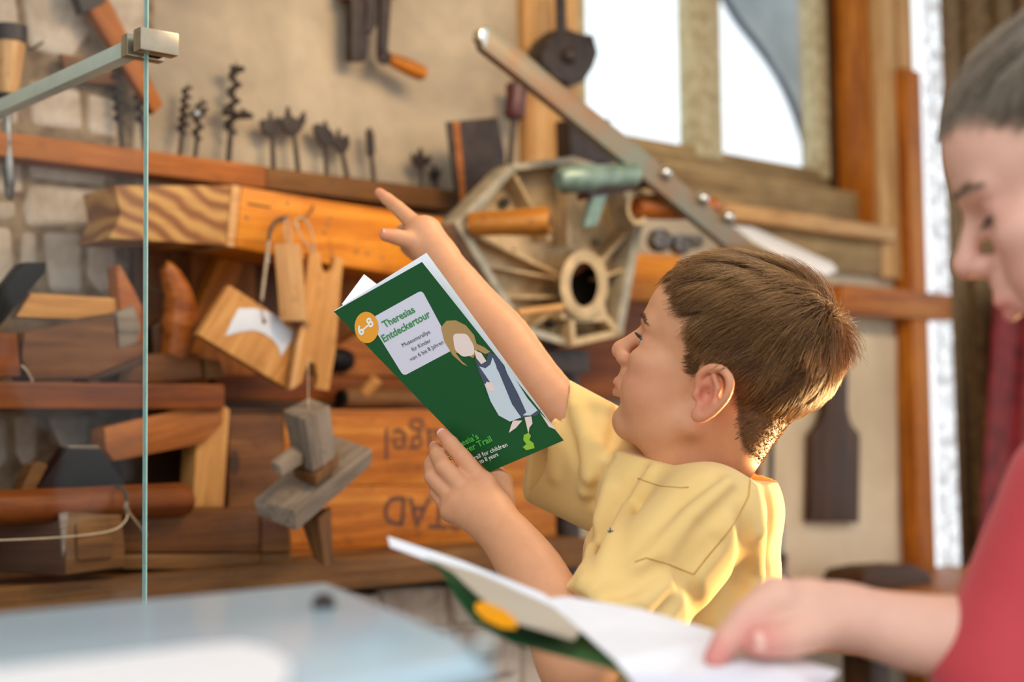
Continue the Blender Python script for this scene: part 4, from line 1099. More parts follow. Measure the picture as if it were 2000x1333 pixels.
def sculpt_head(g, h, eyelid=0.0):
    sc = h.sc
    def E(c, r, k=8, op='add', R=None): g.ell(h.w(*c), h.R if R is None else h.R @ R, np.array(r) * sc, k * sc, op)
    def K(a, b, r0, r1, k=6, op='add'): g.cone(h.w(*a), h.w(*b), r0 * sc, r1 * sc, k * sc, op)
    E(CR_C, CR_R, 4)
    E((44, 0, 52), (38, 54, 44), 14)                 # forehead
    E((36, 0, -6), (43, 52, 62), 16)                 # face mass
    E((30, 0, -36), (42, 44, 30), 14)                # jaw
    E((68, 0, -53), (13, 17, 13), 12)                # chin
    for s in (-1, 1):
        K((4, 44 * s, -30), (60, 16 * s, -54), 11, 12, 18)
        E((50, 30 * s, -16), (27, 24, 27), 14)       # cheek
        E((54, 40 * s, 8), (22, 16, 14), 12)         # cheekbone
        K((77, 9 * s, 40), (66, 38 * s, 40), 7, 7, 10)   # brow
    for s in (-1, 1): E((84, 25 * s, 22), (13, 16, 11), 10, 'sub')   # eye sockets
    for s in (-1, 1):
        E((62, 30 * s, 22), (13.6, 14.0, 13.2), 4)   # lids over the eyeball
        if eyelid < 1: E((76, 31 * s, 21.5), (10, 11, 3.6 * (1 - eyelid) + 0.6), 1.5, 'sub')
    K((80, 0, 30), (95, 0, 8), 5.5, 7.2, 7)          # nose bridge
    E((96, 0, 4), (8.5, 8.5, 7.5), 6)
    for s in (-1, 1):
        E((88, 9.5 * s, 0), (8.5, 6.5, 6.5), 5)
        E((91, 5 * s, -6), (4, 2.6, 3), 2, 'sub')
    E((82, 0, -14), (8, 12, 10), 8)                  # upper lip base
    K((80, -15, -26.5), (87, -4, -23.5), 3.2, 4.4, 5); K((80, 15, -26.5), (87, 4, -23.5), 3.2, 4.4, 5); K((87, -4, -23.5), (87, 4, -23.5), 4.4, 4.4, 4)
    K((78, -13, -31), (84.5, 0, -33), 3.2, 5, 5); K((78, 13, -31), (84.5, 0, -33), 3.2, 5, 5)
    K((84, -17, -28.5), (92, 0, -28), 1.2, 1.4, 2, 'sub'); K((84, 17, -28.5), (92, 0, -28), 1.2, 1.4, 2, 'sub')
    E((82, 0, -41), (6, 13, 4), 6, 'sub')
    for s in (-1, 1):                                # ears
        def e(f, u, out): return (f * 0.80 - 6, (67 + out) * s, u * 0.80 + 2)
        E(e(-3, 2, 4), (11, 4, 19), 5)
        rim = [e(11, 4, 3), e(13, 18, 5), e(5, 29, 8), e(-9, 32, 11), e(-21, 24, 14), e(-23, 8, 14), e(-17, -8, 11), e(-9, -20, 8), e(2, -25, 4)]
        rim = [tuple(p) for p in smoothpts(rim, 4)]
        for a, b in zip(rim, rim[1:]): K(a, b, 2.8, 2.8, 3)
        E(e(0, -22, 5), (7, 3.6, 6.5), 5)
        E(e(-4, 6, 12), (9.5, 6.5, 14), 3, 'sub')
        for a, b in zip([e(-2, 22, 8), e(-11, 12, 10), e(-12, -4, 10)], [e(-11, 12, 10), e(-12, -4, 10), e(-5, -13, 8)]): K(a, b, 2.6, 2.6, 3)
        E(e(0, 0, 8), (7, 6, 8), 2.5, 'sub')
        E(e(11, -3, 4), (3.5, 3.5, 5), 3)


HX = [-110, -60, -44, -34, -27, -20, 8, 11, 14, 21, 24, 28, 40, 52, 66, 110]
HY = [-48, -46, -36, -14, 8, 26, 28, 16, 10, 14, 40, 58, 68, 76, 82, 86]


def hairline(f): return np.interp(f, HX, HY)


def gauss(L, c, r): return np.exp(-(((L - np.array(c)) / np.array(r)) ** 2).sum(1))


def head_tint(V, h, T):
    L = h.loc(V); near = np.linalg.norm(L - np.array([10, 0, 20]), axis=1) < 150
    r = 0.9 * gauss(L, (88, 0, -28), (10, 18, 7)) + 0.35 * gauss(L, (96, 0, 0), (14, 14, 12))
    for s in (-1, 1): r += 0.35 * gauss(L, (58, 38 * s, -12), (26, 24, 22)) + 0.75 * gauss(L, (-8, 72 * s, 4), (24, 12, 28)) + 0.3 * gauss(L, (66, 32 * s, 24), (16, 16, 10))
    hm_ = np.clip((L[:, 2] - hairline(L[:, 0]) + 2) / 7, 0, 1) * near
    ear = (np.abs(L[:, 1]) > 66) & (L[:, 0] > -30) & (L[:, 0] < 14) & (L[:, 2] < 34) & (L[:, 2] > -26)
    T[:, 0] = np.maximum(T[:, 0], r * near); T[:, 1] = np.maximum(T[:, 1], hm_ * (~ear)); return T


def grow_hair(name, h, V, n, mat, parent, whorl, lmax, lmin, wid, seed=3, lift=0.32, fringe=1.0):
    rng = np.random.default_rng(seed); L = h.loc(V)
    ok = (np.linalg.norm(L - CR_C, axis=1) < 112) & (L[:, 2] > hairline(L[:, 0]) + rng.normal(0, 2, len(L))) & (L[:, 2] > -50)
    ok &= ~((np.abs(L[:, 1]) > 66) & (L[:, 0] > -32) & (L[:, 0] < 14) & (L[:, 2] < 30))
    R0 = L[ok]; R0 = R0[rng.integers(0, len(R0), n)] + rng.normal(0, 0.8, (n, 3)); whorl = np.array(whorl, float)
    top = np.clip((R0[:, 2] + 0.25 * R0[:, 0] - 38) / 52, 0, 1); top = top * top * (3 - 2 * top)
    edge = np.clip((R0[:, 2] - hairline(R0[:, 0])) / 40, 0.0, 1)
    ln = (lmin + (lmax - lmin) * top * (0.35 + 0.65 * edge) + (0.14 + 0.2 * (R0[:, 0] < -40)) * (lmax - lmin) * edge) * rng.uniform(0.7, 1.15, n)
    ln *= np.interp(R0[:, 0], [10, 70], [1.0, 0.55])
    seg = 5; pts = [R0]; p = R0.copy()
    wild = (np.linalg.norm(R0 - whorl, axis=1) < 26) & (rng.random(n) < 0.10); ln = np.where(wild, rng.uniform(16, 34, n), ln)
    clump = np.floor(R0 / 9.0); cj = np.sin(clump @ np.array([12.9, 78.2, 37.7])) * 0.35
    for i in range(seg):
        nn = (p - CR_C) / CR_R ** 2; nn /= np.linalg.norm(nn, axis=1)[:, None]
        d = p - whorl; d -= (d * nn).sum(1)[:, None] * nn; dl = np.linalg.norm(d, axis=1)[:, None]; d /= np.maximum(dl, 1e-6)
        sw = np.cross(nn, d); d = d + sw * (0.25 + cj[:, None] + rng.normal(0, 0.10, (n, 1))); d[:, 2] -= 0.15 * np.clip(1 - top, 0, 1); d /= np.linalg.norm(d, axis=1)[:, None]
        near = np.exp(-(dl[:, 0] / 18) ** 2)
        lf = (lift * (0.55 + 0.6 * top) + 0.5 * near) * (1 - i / seg) + 0.04
        lf = np.where(wild, 0.75, lf)
        p = p + (d * np.cos(lf)[:, None] + nn * np.sin(lf)[:, None]) * (ln / seg)[:, None]; pts.append(p)
    pts = np.stack(pts, 1)                                  # n, seg+1, 3
    pw = h.o + (pts @ h.R.T) * h.sc
    # three-sided tapering strands
    t = np.gradient(pw, axis=1); t /= np.linalg.norm(t, axis=2)[..., None]
    a = np.cross(t, np.array([0.31, 0.53, 0.79])); a /= np.linalg.norm(a, axis=2)[..., None]; b = np.cross(t, a)
    rad = wid * np.linspace(1.0, 0.25, seg + 1)[None, :, None] * rng.uniform(0.7, 1.3, (n, 1, 1))
    ring_ = np.stack([pw + (a * math.cos(k * 2.094) + b * math.sin(k * 2.094)) * rad for k in range(3)], 2)   # n,seg+1,3,3
    VV = ring_.reshape(-1, 3); base = (np.arange(n) * (seg + 1) * 3)[:, None, None]
    q = []
    for i in range(seg):
        for k in range(3): q.append([i * 3 + k, i * 3 + (k + 1) % 3, (i + 1) * 3 + (k + 1) % 3, (i + 1) * 3 + k])
    F = (base + np.array(q)[None]).reshape(-1, 4)
    rv = np.clip(rng.normal(0.45, 0.22, n) + cj * 0.5, 0, 1)
    return npmesh(name, VV, F, mat, parent, {'rnd': np.repeat(rv, (seg + 1) * 3)})


def eyes(h, parent, look=(0, 0), only=None):
    for s in (-1, 1):
        if only and s != only: continue
        c = h.w(61.5, 30 * s, 22); f = h.R @ np.array([math.cos(look[0]) * math.cos(look[1]), math.sin(look[0]), math.sin(look[1])]); r = 12.4 * h.sc
        pr = [(0.5 - 0.5 * math.cos(k * math.pi / 14), max(r * math.sin(k * math.pi / 14), 1e-5)) for k in range(15)]
        e_ = lathe('eyeball', Vector(c - f * r), Vector(c + f * r), pr, M['eye'], parent, 20)
        lathe('iris', Vector(c + f * r * 0.86), Vector(c + f * r * 1.02), [(0, r * 0.46), (0.6, r * 0.4), (1, r * 0.1)], M['iris'], e_, 16)
        lathe('pupil', Vector(c + f * r * 0.96), Vector(c + f * r * 1.035), [(0, r * 0.2), (0.8, r * 0.19), (1, r * 0.1)], M['black'], e_, 12)


def brows_lashes(h, parent, sides=(1,), lash_down=0.0, seed=5, g=None, bmat='brow'):
    def out(p, s):                                           # lift a local point just above the skin
        p = np.array(p, float); dr = np.array([0.8, 0.6 * s * min(1, abs(p[1]) / 30), 0.1])
        for _ in range(60):
            if g is None or g.val(h.w(*p)) > 0.0004: break
            p = p + dr * 0.5
        return Vector(h.w(*p))
    rng = np.random.default_rng(seed)
    for s in sides:
        bm = bmesh.new()
        for i in range(90):
            t = rng.random(); b = np.array([81 - 13 * t * t - 2 * t, (9 + 33 * t) * s, 41 + 4 * math.sin(t * 2.6) - 3 * t + rng.normal(0, 1.3)])
            tip = b + np.array([0.5 - 2.5 * t, 4.5 * s, 1.6 - 2 * t])
            b_tube(bm, [out(b, s), out((b + tip) / 2, s), out(tip, s)], [0.0004, 0.00038, 0.00015], 3)
        mk('eyebrow', bm, M[bmat], parent)
        bm = bmesh.new()
        for i in range(26):
            t = i / 25; ang = (t - 0.5) * 1.7
            b = np.array([61.5 + 13.4 * math.cos(ang), (30 + 13 * math.sin(ang)) * s, 22 + 3.2 - 2 * lash_down - 2.2 * abs(t - 0.5)])
            tip = b + np.array([6.5 * math.cos(ang), 5 * math.sin(ang) * s, 2.6 - 7 * lash_down])
            b_tube(bm, [Vector(h.w(*b)), Vector(h.w(*((b + tip) / 2 - np.array([0, 0, 0.8])))), Vector(h.w(*tip))], [0.00028, 0.00022, 0.0001], 3)
        mk('eyelashes', bm, M['lash'], parent)


def nail(parent, p, d, up_, r):                              # small curved plate on a fingertip
    p, d, up_ = Vector(p), Vector(d).normalized(), Vector(up_); up_ = (up_ - d * up_.dot(d)).normalized(); sx = d.cross(up_); bm = bmesh.new(); g = []
    for j in range(5):
        row = []
        for i in range(5):
            u_, v_ = (i - 2) / 2, (j - 2) / 2; w_ = 0.72 if abs(v_) < 0.9 else 0.55
            row.append(bm.verts.new(p + d * v_ * r * 0.75 + sx * (u_ * r * w_) + up_ * (r * (0.98 - 0.28 * u_ * u_ - 0.06 * v_ * v_))))
        g.append(row)
    for j in range(4):
        for i in range(4): bm.faces.new((g[j][i], g[j][i + 1], g[j + 1][i + 1], g[j + 1][i]))
    mk('fingernail', bm, M['nail'], parent)


# ------------------------------------------------------------------ boy in yellow
boy = thing('person', 'boy in a yellow t-shirt pointing up and holding a green brochure', 'person', Vector((P(1330, 1200, 1.28).x, P(1330, 1200, 1.28).y, 0)))
H1 = Head(20, 20, 0, (103, 0, 4), 1199, 681, 1.31)
lo = np.minimum.reduce([Pn(700, 1500, 1.1), Pn(700, 340, 1.1), Pn(700, 1500, 1.62), Pn(700, 340, 1.62)]); hi = np.maximum.reduce([Pn(1720, 1500, 1.1), Pn(1720, 340, 1.1), Pn(1720, 1500, 1.6), Pn(1720, 340, 1.6)])
g = SDF(lo, hi, 0.0018)
sculpt_head(g, H1)
# neck and shoulders
g.chain([H1.w(-22, 0, -6), Pn(1385, 905, 1.29), Pn(1375, 985, 1.29)], [0.045, 0.0385, 0.038], 0.018)
g.chain([Pn(1300, 850, 1.27), Pn(1320, 930, 1.275)], [0.018, 0.022], 0.02)
g.chain([Pn(1400, 1030, 1.29), Pn(1180, 920, 1.38)], [0.022, 0.022], 0.02)
g.chain([Pn(1350, 1040, 1.29), Pn(1320, 1460, 1.29)], [0.045, 0.05], 0.03)
# right arm raised, pointing
ra = [Pn(1180, 900, 1.37), Pn(1054, 757, 1.40), Pn(986, 662, 1.43), Pn(938, 612, 1.45), Pn(896, 556, 1.47), Pn(858, 500, 1.49)]
g.chain(*resample(ra, [0.028, 0.0268, 0.0266, 0.0262, 0.0228, 0.0178]), 0.012)
hd = [Pn(858, 500, 1.49), Pn(828, 458, 1.505)]
g.chain(hd, [0.0180, 0.0205], 0.010); g.cone(Pn(838, 490, 1.50), Pn(812, 478, 1.51), 0.018, 0.016, 0.01)
ix = [Pn(810, 438, 1.51), Pn(776, 406, 1.525), Pn(757, 390, 1.535), Pn(741, 377, 1.54)]
g.chain(ix, [0.0095, 0.0078, 0.0070, 0.0056], 0.004)
tmb = [Pn(832, 486, 1.495), Pn(800, 470, 1.49), Pn(774, 463, 1.485), Pn(753, 459, 1.48)]
g.chain(tmb, [0.013, 0.0098, 0.0082, 0.0068], 0.005)
for k, (kn_, pip, tip) in enumerate((((808, 448, 1.525), (788, 452, 1.545), (806, 468, 1.535)), ((806, 462, 1.535), (790, 466, 1.553), (806, 480, 1.54)), ((808, 476, 1.54), (796, 482, 1.555), (812, 492, 1.54)))):
    g.chain([Pn(*kn_), Pn(*pip), Pn(*tip)], [0.0088, 0.0082, 0.007], 0.0035)
# left arm, holding the brochure
la = [Pn(1385, 1020, 1.225), Pn(1205, 1240, 1.165), Pn(1128, 1290, 1.15)]
g.chain(la, [0.020, 0.026, 0.031], 0.015)
lf_ = [Pn(1128, 1290, 1.15), Pn(1085, 1205, 1.17), Pn(1040, 1120, 1.20), Pn(1000, 1062, 1.225), Pn(966, 1022, 1.245)]
g.chain(*resample(lf_, [0.031, 0.0295, 0.0272, 0.0235, 0.0208]), 0.012)
mcps = {'index': (945, 948, 1.268), 'middle': (916, 966, 1.262), 'ring': (894, 982, 1.262), 'pinky': (882, 998, 1.266)}
wr = Pn(966, 1022, 1.245)
for m_, rr in zip(mcps.values(), (0.0125, 0.0125, 0.0118, 0.0105)): g.cone(wr, Pn(*m_), 0.0165, rr, 0.009)
g.cone(Pn(962, 995, 1.255), Pn(925, 985, 1.258), 0.017, 0.014, 0.008)
for m_ in mcps.values(): g.ell(Pn(m_[0], m_[1], m_[2] - 0.004), np.eye(3), (0.0085,) * 3, 0.006)
fing = {'index': [(945, 948, 1.268), (902, 893, 1.272), (880, 866, 1.282), (866, 850, 1.288)], 'middle': [(916, 966, 1.262), (866, 912, 1.266), (854, 888, 1.284), (850, 876, 1.296)],
        'ring': [(894, 982, 1.264), (845, 932, 1.272), (842, 906, 1.296), (846, 896, 1.306)], 'pinky': [(882, 998, 1.268), (852, 962, 1.278), (850, 940, 1.298), (856, 928, 1.306)]}
for (k, f_), rr in zip(fing.items(), ((0.0092, 0.0078, 0.0070, 0.0060), (0.0094, 0.0080, 0.0070, 0.0060), (0.0090, 0.0076, 0.0066, 0.0056), (0.0080, 0.0066, 0.0058, 0.0050))):
    g.chain([Pn(*q) for q in f_], rr, 0.0032)
g.chain([Pn(975, 990, 1.27), Pn(978, 945, 1.30), Pn(955, 915, 1.318), Pn(935, 895, 1.322)], [0.015, 0.0115, 0.0095, 0.008], 0.006)
Vb, Fb = g.mesh(2)
T = np.zeros((len(Vb), 4)); T[:, 3] = 1
head_tint(Vb, H1, T)


def spot(V, T, p, r, amt): T[:, 0] = np.maximum(T[:, 0], amt * np.exp(-((V - np.array(p)) ** 2).sum(1) / r ** 2))


for q in [ix[-1], tmb[-1]] + [Pn(*f_[-1]) for f_ in fing.values()]: spot(Vb, T, q, 0.010, 0.6)
for q in list(mcps.values()): spot(Vb, T, Pn(*q), 0.012, 0.3)
for f_ in fing.values(): spot(Vb, T, Pn(*f_[1]), 0.009, 0.3)
npmesh('body', Vb, Fb, M['skin'], boy, {'tint': T})
eyes(H1, boy, (0.0, 0.25)); brows_lashes(H1, boy, (1, -1), g=g)
nail(boy, Pn(866, 850, 1.288), Pn(866, 850, 1.288) - Pn(880, 866, 1.282), -ray(866, 850), 0.0058)
nail(boy, Pn(850, 876, 1.296), Pn(850, 876, 1.296) - Pn(854, 888, 1.284), -ray(850, 876), 0.0058)
nail(boy, tmb[-1], tmb[-1] - tmb[-2], UP * 0.8 - fw * 0.5, 0.0064)
grow_hair('hair', H1, Vb, 34000, M['hair'], boy, (-70, 4, 96), 38, 7, 0.00025)

# ---- yellow shirt
lo = np.minimum.reduce([Pn(1000, 1560, 1.02), Pn(1000, 680, 1.02), Pn(1000, 1560, 1.52), Pn(1000, 680, 1.52)]); hi = np.maximum.reduce([Pn(1580, 1560, 1.02), Pn(1580, 680, 1.02), Pn(1580, 1560, 1.52), Pn(1580, 680, 1.52)])
g = SDF(lo, hi, 0.0022); gl = SDF(lo, hi, 0.0022); gr = SDF(lo, hi, 0.0022)
g.chain([Pn(1370, 1010, 1.285), Pn(1345, 1120, 1.285), Pn(1325, 1300, 1.285), Pn(1320, 1480, 1.285)], [0.066, 0.078, 0.084, 0.088], 0.02)
g.chain([Pn(1455, 1000, 1.305), Pn(1440, 1110, 1.30), Pn(1410, 1300, 1.29)], [0.026, 0.032, 0.045], 0.03)
g.cone(Pn(1395, 985, 1.240), Pn(1200, 915, 1.36), 0.046, 0.046, 0.03)
g.chain([Pn(1245, 965, 1.29), Pn(1215, 1080, 1.28), Pn(1205, 1320, 1.28)], [0.028, 0.034, 0.04], 0.03)
# collar ring
RC = Pn(1390, 914, 1.29); rx_ = (Pn(1524, 938, 1.30) - Pn(1258, 893, 1.28)); rx_ /= np.linalg.norm(rx_); rn = np.cross(rx_, BAS[:, 1]); rn /= np.linalg.norm(rn)
if rn[2] < 0: rn = -rn
rn = rn - 0.02 * BAS[:, 1]; rn /= np.linalg.norm(rn); ry_ = np.cross(rn, rx_)
RE = np.stack([rx_, ry_, rn], 1)
g.ell(RC - rn * 0.035, RE, (0.066, 0.062, 0.060), 0.02)
g.half(RC, rn, RC - 0.12, RC + 0.12, 0.0015)
gc_ = SDF(lo, hi, 0.0022); gc_.ell(RC - rn * 0.035, RE, (0.0680, 0.0640, 0.0620), 0.002); gc_.half(RC + rn * 0.0008, rn, RC - 0.12, RC + 0.12, 0.001); gc_.half(RC - rn * 0.0125, -rn, RC - 0.12, RC + 0.12, 0.001)
# sleeves with straight hems
ls0, ls1 = Pn(1380, 1010, 1.215), Pn(1190, 1235, 1.16); dl = (ls1 - ls0); LL = np.linalg.norm(dl); dl /= LL
gl.cone(ls0, ls1, 0.047, 0.047, 0.02); gl.cone(ls1, ls1 + dl * 0.06, 0.047, 0.047, 0.02)
gl.half(ls0 + dl * LL, dl, ls1 - 0.2, ls1 + 0.2, 0.002)
rs0, rs1 = Pn(1215, 890, 1.36), Pn(1060, 800, 1.40)
for k in range(3): gr.cone(rs0 + BAS[:, 2] * (-0.022 * k), rs1 + BAS[:, 2] * (-0.030 * k) + BAS[:, 0] * 0.004 * k, 0.040, 0.038, 0.015)
cutn = -BAS[:, 0] + 0.22 * BAS[:, 2] - 0.15 * BAS[:, 1]; cutn /= np.linalg.norm(cutn); cp0 = Pn(1058, 835, 1.385)
gr.half(cp0, cutn, cp0 - 0.2, cp0 + 0.2, 0.002)
for q, kk in ((gl, 0.012), (gr, 0.012), (gc_, 0.0012)):
    h_ = np.clip(0.5 + 0.5 * (g.a - q.a) / kk, 0, 1); g.a = (g.a * (1 - h_) + q.a * h_ - kk * h_ * (1 - h_)).astype(np.float32)
# folds: ridges (+) and valleys (-) drawn along the cloth
folds = [([(1268, 925), (1230, 985), (1195, 1060), (1165, 1160), (1150, 1230)], 0.007, 1), ([(1250, 915), (1205, 990)], 0.004, -1), ([(1240, 880), (1190, 960), (1160, 1060), (1140, 1140)], 0.007, 1),
         ([(1205, 830), (1180, 900), (1155, 980), (1145, 1060)], 0.006, -1), ([(1180, 800), (1165, 870), (1145, 960)], 0.006, 1), ([(1095, 760), (1100, 830), (1130, 900)], 0.005, -1), ([(1120, 745), (1160, 790), (1190, 800)], 0.006, 1),
         ([(1400, 935), (1340, 975), (1290, 1040), (1262, 1080)], 0.007, -1), ([(1420, 950), (1350, 1010), (1290, 1070), (1250, 1110)], 0.008, 1), ([(1440, 965), (1380, 1030), (1330, 1100)], 0.006, -1),
         ([(1395, 1060), (1330, 1130), (1290, 1200)], 0.007, -1), ([(1300, 1150), (1250, 1180), (1190, 1180)], 0.007, 1), ([(1290, 1110), (1220, 1150), (1165, 1160)], 0.005, -1),
         ([(1470, 960), (1480, 1040), (1478, 1120), (1460, 1180)], 0.007, 1), ([(1450, 1000), (1455, 1080), (1440, 1150), (1420, 1230)], 0.006, -1), ([(1345, 1140), (1365, 1190), (1390, 1250)], 0.006, -1),
         ([(1130, 800), (1145, 860), (1150, 930)], 0.006, 1), ([(1075, 790), (1080, 850), (1085, 930)], 0.004, 1), ([(1500, 960), (1505, 1040), (1498, 1110)], 0.005, -1)]
for path, r, sgn in folds:
    h3 = [g.hit(x, y) for x, y in path]; h3 = [p for p in h3 if p is not None]
    if len(h3) < 2: continue
    inset = 0.0015 if sgn > 0 else -0.0025
    q = [p + (p - CN) / np.linalg.norm(p - CN) * inset for p in h3]
    n_ = len(q); rr = [r * (0.4 + 0.6 * math.sin(math.pi * (i + 0.5) / n_)) for i in range(n_)]
    g.chain(q, rr, 0.012, 'add' if sgn > 0 else 'sub')
# hollow neck and sleeve mouths
g.ell(RC, RE, (0.0585, 0.054, 0.050), 0.002, 'sub')
g.ell(RC + rn * 0.006, RE, (0.0600, 0.0555, 0.018), 0.002, 'sub')
RS = np.stack([cutn, np.cross(BAS[:, 1], cutn), BAS[:, 1]], 1); RS[:, 1] /= np.linalg.norm(RS[:, 1]); RS[:, 2] = np.cross(RS[:, 0], RS[:, 1])
g.ell(cp0 + BAS[:, 2] * -0.006, RS, (0.045, 0.056, 0.034), 0.003, 'sub')
e1 = np.cross(dl, BAS[:, 1]); e1 /= np.linalg.norm(e1)
g.ell(ls0 + dl * LL, np.stack([dl, e1, np.cross(dl, e1)], 1), (0.028, 0.037, 0.037), 0.003, 'sub')
Vs, Fs = g.mesh(2)
shirt = npmesh('tshirt', Vs, Fs, M['yellow'], boy)


def seam(name, path, r, mat, parent, g, out=0.0007, n=30):
    pts = []
    path = np.array(path, float); seg = np.linspace(0, len(path) - 1, n)
    for t in seg:
        i = min(int(t), len(path) - 2); x, y = path[i] + (path[i + 1] - path[i]) * (t - i); p = g.hit(x, y)
        if p is not None: pts.append(Vector(p - (p - CN) / np.linalg.norm(p - CN) * out))
    if len(pts) > 2: return tube(name, pts, r, mat, parent, 6)


seam('seam', [(1240, 1098), (1262, 1090), (1300, 1100), (1355, 1122)], 0.0005, M['yseam'], shirt, g)
seam('seam', [(1466, 930), (1462, 970), (1430, 1030), (1380, 1090), (1355, 1122)], 0.0006, M['yseam'], shirt, g)
seam('seam', [(1246, 935), (1290, 950), (1330, 953), (1345, 952)], 0.0005, M['yseam'], shirt, g)
bm = bmesh.new(); lp0 = g.hit(1192, 1040)
for k in range(5):
    a_ = k * 1.2566 + 1.57
    b_tube(bm, [Vector(lp0 - np.array(ray(1192, 1040)) * 0.0008), Vector(lp0 - np.array(ray(1192, 1040)) * 0.0008 + BAS[:, 0] * 0.0026 * math.cos(a_) + BAS[:, 2] * 0.004 * math.sin(a_))], [0.0011, 0.0003], 5)
mk('chest_emblem', bm, M['ink_navy'], shirt)


def legs(person, cx_, cy_, top, mat, heading, hw=0.055):
    f = np.array([math.cos(heading), math.sin(heading), 0]); l = np.array([-f[1], f[0], 0]); c = np.array([cx_, cy_, 0])
    g = SDF(c - np.array([0.22, 0.22, -0.04]), c + np.array([0.22, 0.22, top + 0.05]), 0.007)
    g.ell(c + np.array([0, 0, top - 0.06]), np.eye(3), (0.095, 0.095, 0.12), 0.03)
    for s in (-1, 1): g.chain([c + l * hw * s + np.array([0, 0, top - 0.1]), c + l * hw * s + f * 0.01 + np.array([0, 0, 0.38]), c + l * hw * s + np.array([0, 0, 0.09])], [0.075, 0.055, 0.042], 0.02)
    V_, F_ = g.mesh(1); npmesh('trousers', V_, F_, mat, person)
    for s in (-1, 1):
        g = SDF(c + l * hw * s - np.array([0.16, 0.16, 0.0]), c + l * hw * s + np.array([0.16, 0.16, 0.14]), 0.006)
        b_ = c + l * hw * s; g.chain([b_ - f * 0.03 + np.array([0, 0, 0.04]), b_ + f * 0.10 + np.array([0, 0, 0.032])], [0.036, 0.030], 0.02); g.cone(b_ + np.array([0, 0, 0.05]), b_ + np.array([0, 0, 0.10]), 0.036, 0.038, 0.02)
        V_, F_ = g.mesh(1); V_[:, 2] = np.maximum(V_[:, 2], 0.001); npmesh('shoe', V_, F_, M['shoe'], person)


q = P(1325, 1480, 1.285); legs(boy, q.x, q.y, 0.86, M['navy'], math.radians(130))

# ------------------------------------------------------------------ brochure in his hand
bro = thing('brochure', 'green folded brochure with lilac title panel and orange badge, held up by the boy', 'brochure', P(955, 922, 1.30))
TL, BL, TR = P(652, 609, 1.315), P(955, 923, 1.298), P(824, 512, 1.285)
nrm = (BL - TL).cross(TR - TL).normalized()
if nrm.dot(fw) > 0: nrm = -nrm
CP = Plane(TL, nrm)
cov = [(652, 609), (824, 512), (1101, 861), (955, 923)]
bm = bmesh.new(); b_poly(bm, [CP(x, y) for x, y in cov], nrm * -0.0004); mk('front_cover', bm, M['ink_green'], bro, None, 0)


def leaf(px, d, mat, name='page', thick=0.0003):
    pts = [P(x, y, dd) for (x, y), dd in zip(px, d)]; bm = bmesh.new()
    n_ = (pts[1] - pts[0]).cross(pts[-1] - pts[0]).normalized(); b_poly(bm, pts, n_ * thick); return mk(name, bm, mat, bro, None, 0)


leaf([(653, 607), (833, 494), (1101, 861), (957, 921)], [1.3175, 1.315, 1.300, 1.300], M['paper'])
leaf([(654, 607), (834, 496), (1099, 860), (958, 920)], [1.3195, 1.322, 1.306, 1.302], M['paper'])
leaf([(668, 594), (711, 536), (742, 560), (960, 915)], [1.322, 1.350, 1.36, 1.305], M['paper'], 'back_leaf')


def ppoly(name, px, mat, off, parent=bro, plane=CP):
    bm = bmesh.new(); b_face(bm, [plane(x, y, off) for x, y in px]); return mk(name, bm, mat, parent, None, 0)


def rounded(px, r=0.07):
    px = [np.array(p, float) for p in px]; out = []; n_ = len(px)
    for i in range(n_):
        p, a, b = px[i], px[i - 1], px[(i + 1) % n_]
        A_ = p + (a - p) * r; B_ = p + (b - p) * r
        for t in np.linspace(0, 1, 5): out.append(tuple(A_ * (1 - t) ** 2 + 2 * p * t * (1 - t) + B_ * t * t))
    return out


ppoly('title_panel', rounded([(720, 625), (824, 567), (886, 683), (788, 735)]), M['ink_label'], 0.0003)
bd = [(716 + 34 * math.cos(a) * 0.62 - 34 * math.sin(a) * 0.30, 640 + 34 * math.sin(a) * 0.80 - 34 * math.cos(a) * -0.42) for a in np.linspace(0, 6.2, 28)]
ppoly('badge', bd, M['ink_orange'], 0.0005)
print_text('lettering', '6–8', (704, 657), (731, 634), (695, 641), CP, M['ink_white'], bro, 0.0008, 0.03)
print_text('lettering', 'Theresias', (752, 641), (812, 609), (743.5, 629), CP, M['ink_text'], bro, 0.0008, 0.02)
print_text('lettering', 'Entdeckertour', (750, 669), (842, 618), (743, 656), CP, M['ink_text'], bro, 0.0008, 0.02)
print_text('lettering', 'Museumsrallye', (787.5, 678.5), (841, 651), (783, 671.5), CP, M['ink_black'], bro, 0.0008, 0.0)
print_text('lettering', 'für Kinder', (806, 687), (842, 668), (802, 680), CP, M['ink_black'], bro, 0.0008, 0.0)
print_text('lettering', 'von 6 bis 8 Jahren', (802.5, 706), (867, 671), (798, 699), CP, M['ink_black'], bro, 0.0008, 0.0)
print_text('lettering', "Theresia's", (872, 886), (936, 857), (866, 875), CP, M['ink_bright'], bro, 0.0008, 0.015)
print_text('lettering', 'Explorer Trail', (879, 900), (962, 862), (873, 889), CP, M['ink_bright'], bro, 0.0008, 0.015)
print_text('lettering', 'Museum trail for children', (886, 916), (992, 872), (882, 908), CP, M['ink_white'], bro, 0.0008, 0.005)
print_text('lettering', '6 to 8 years', (932, 909), (974, 891), (928, 901), CP, M['ink_white'], bro, 0.0008, 0.005)
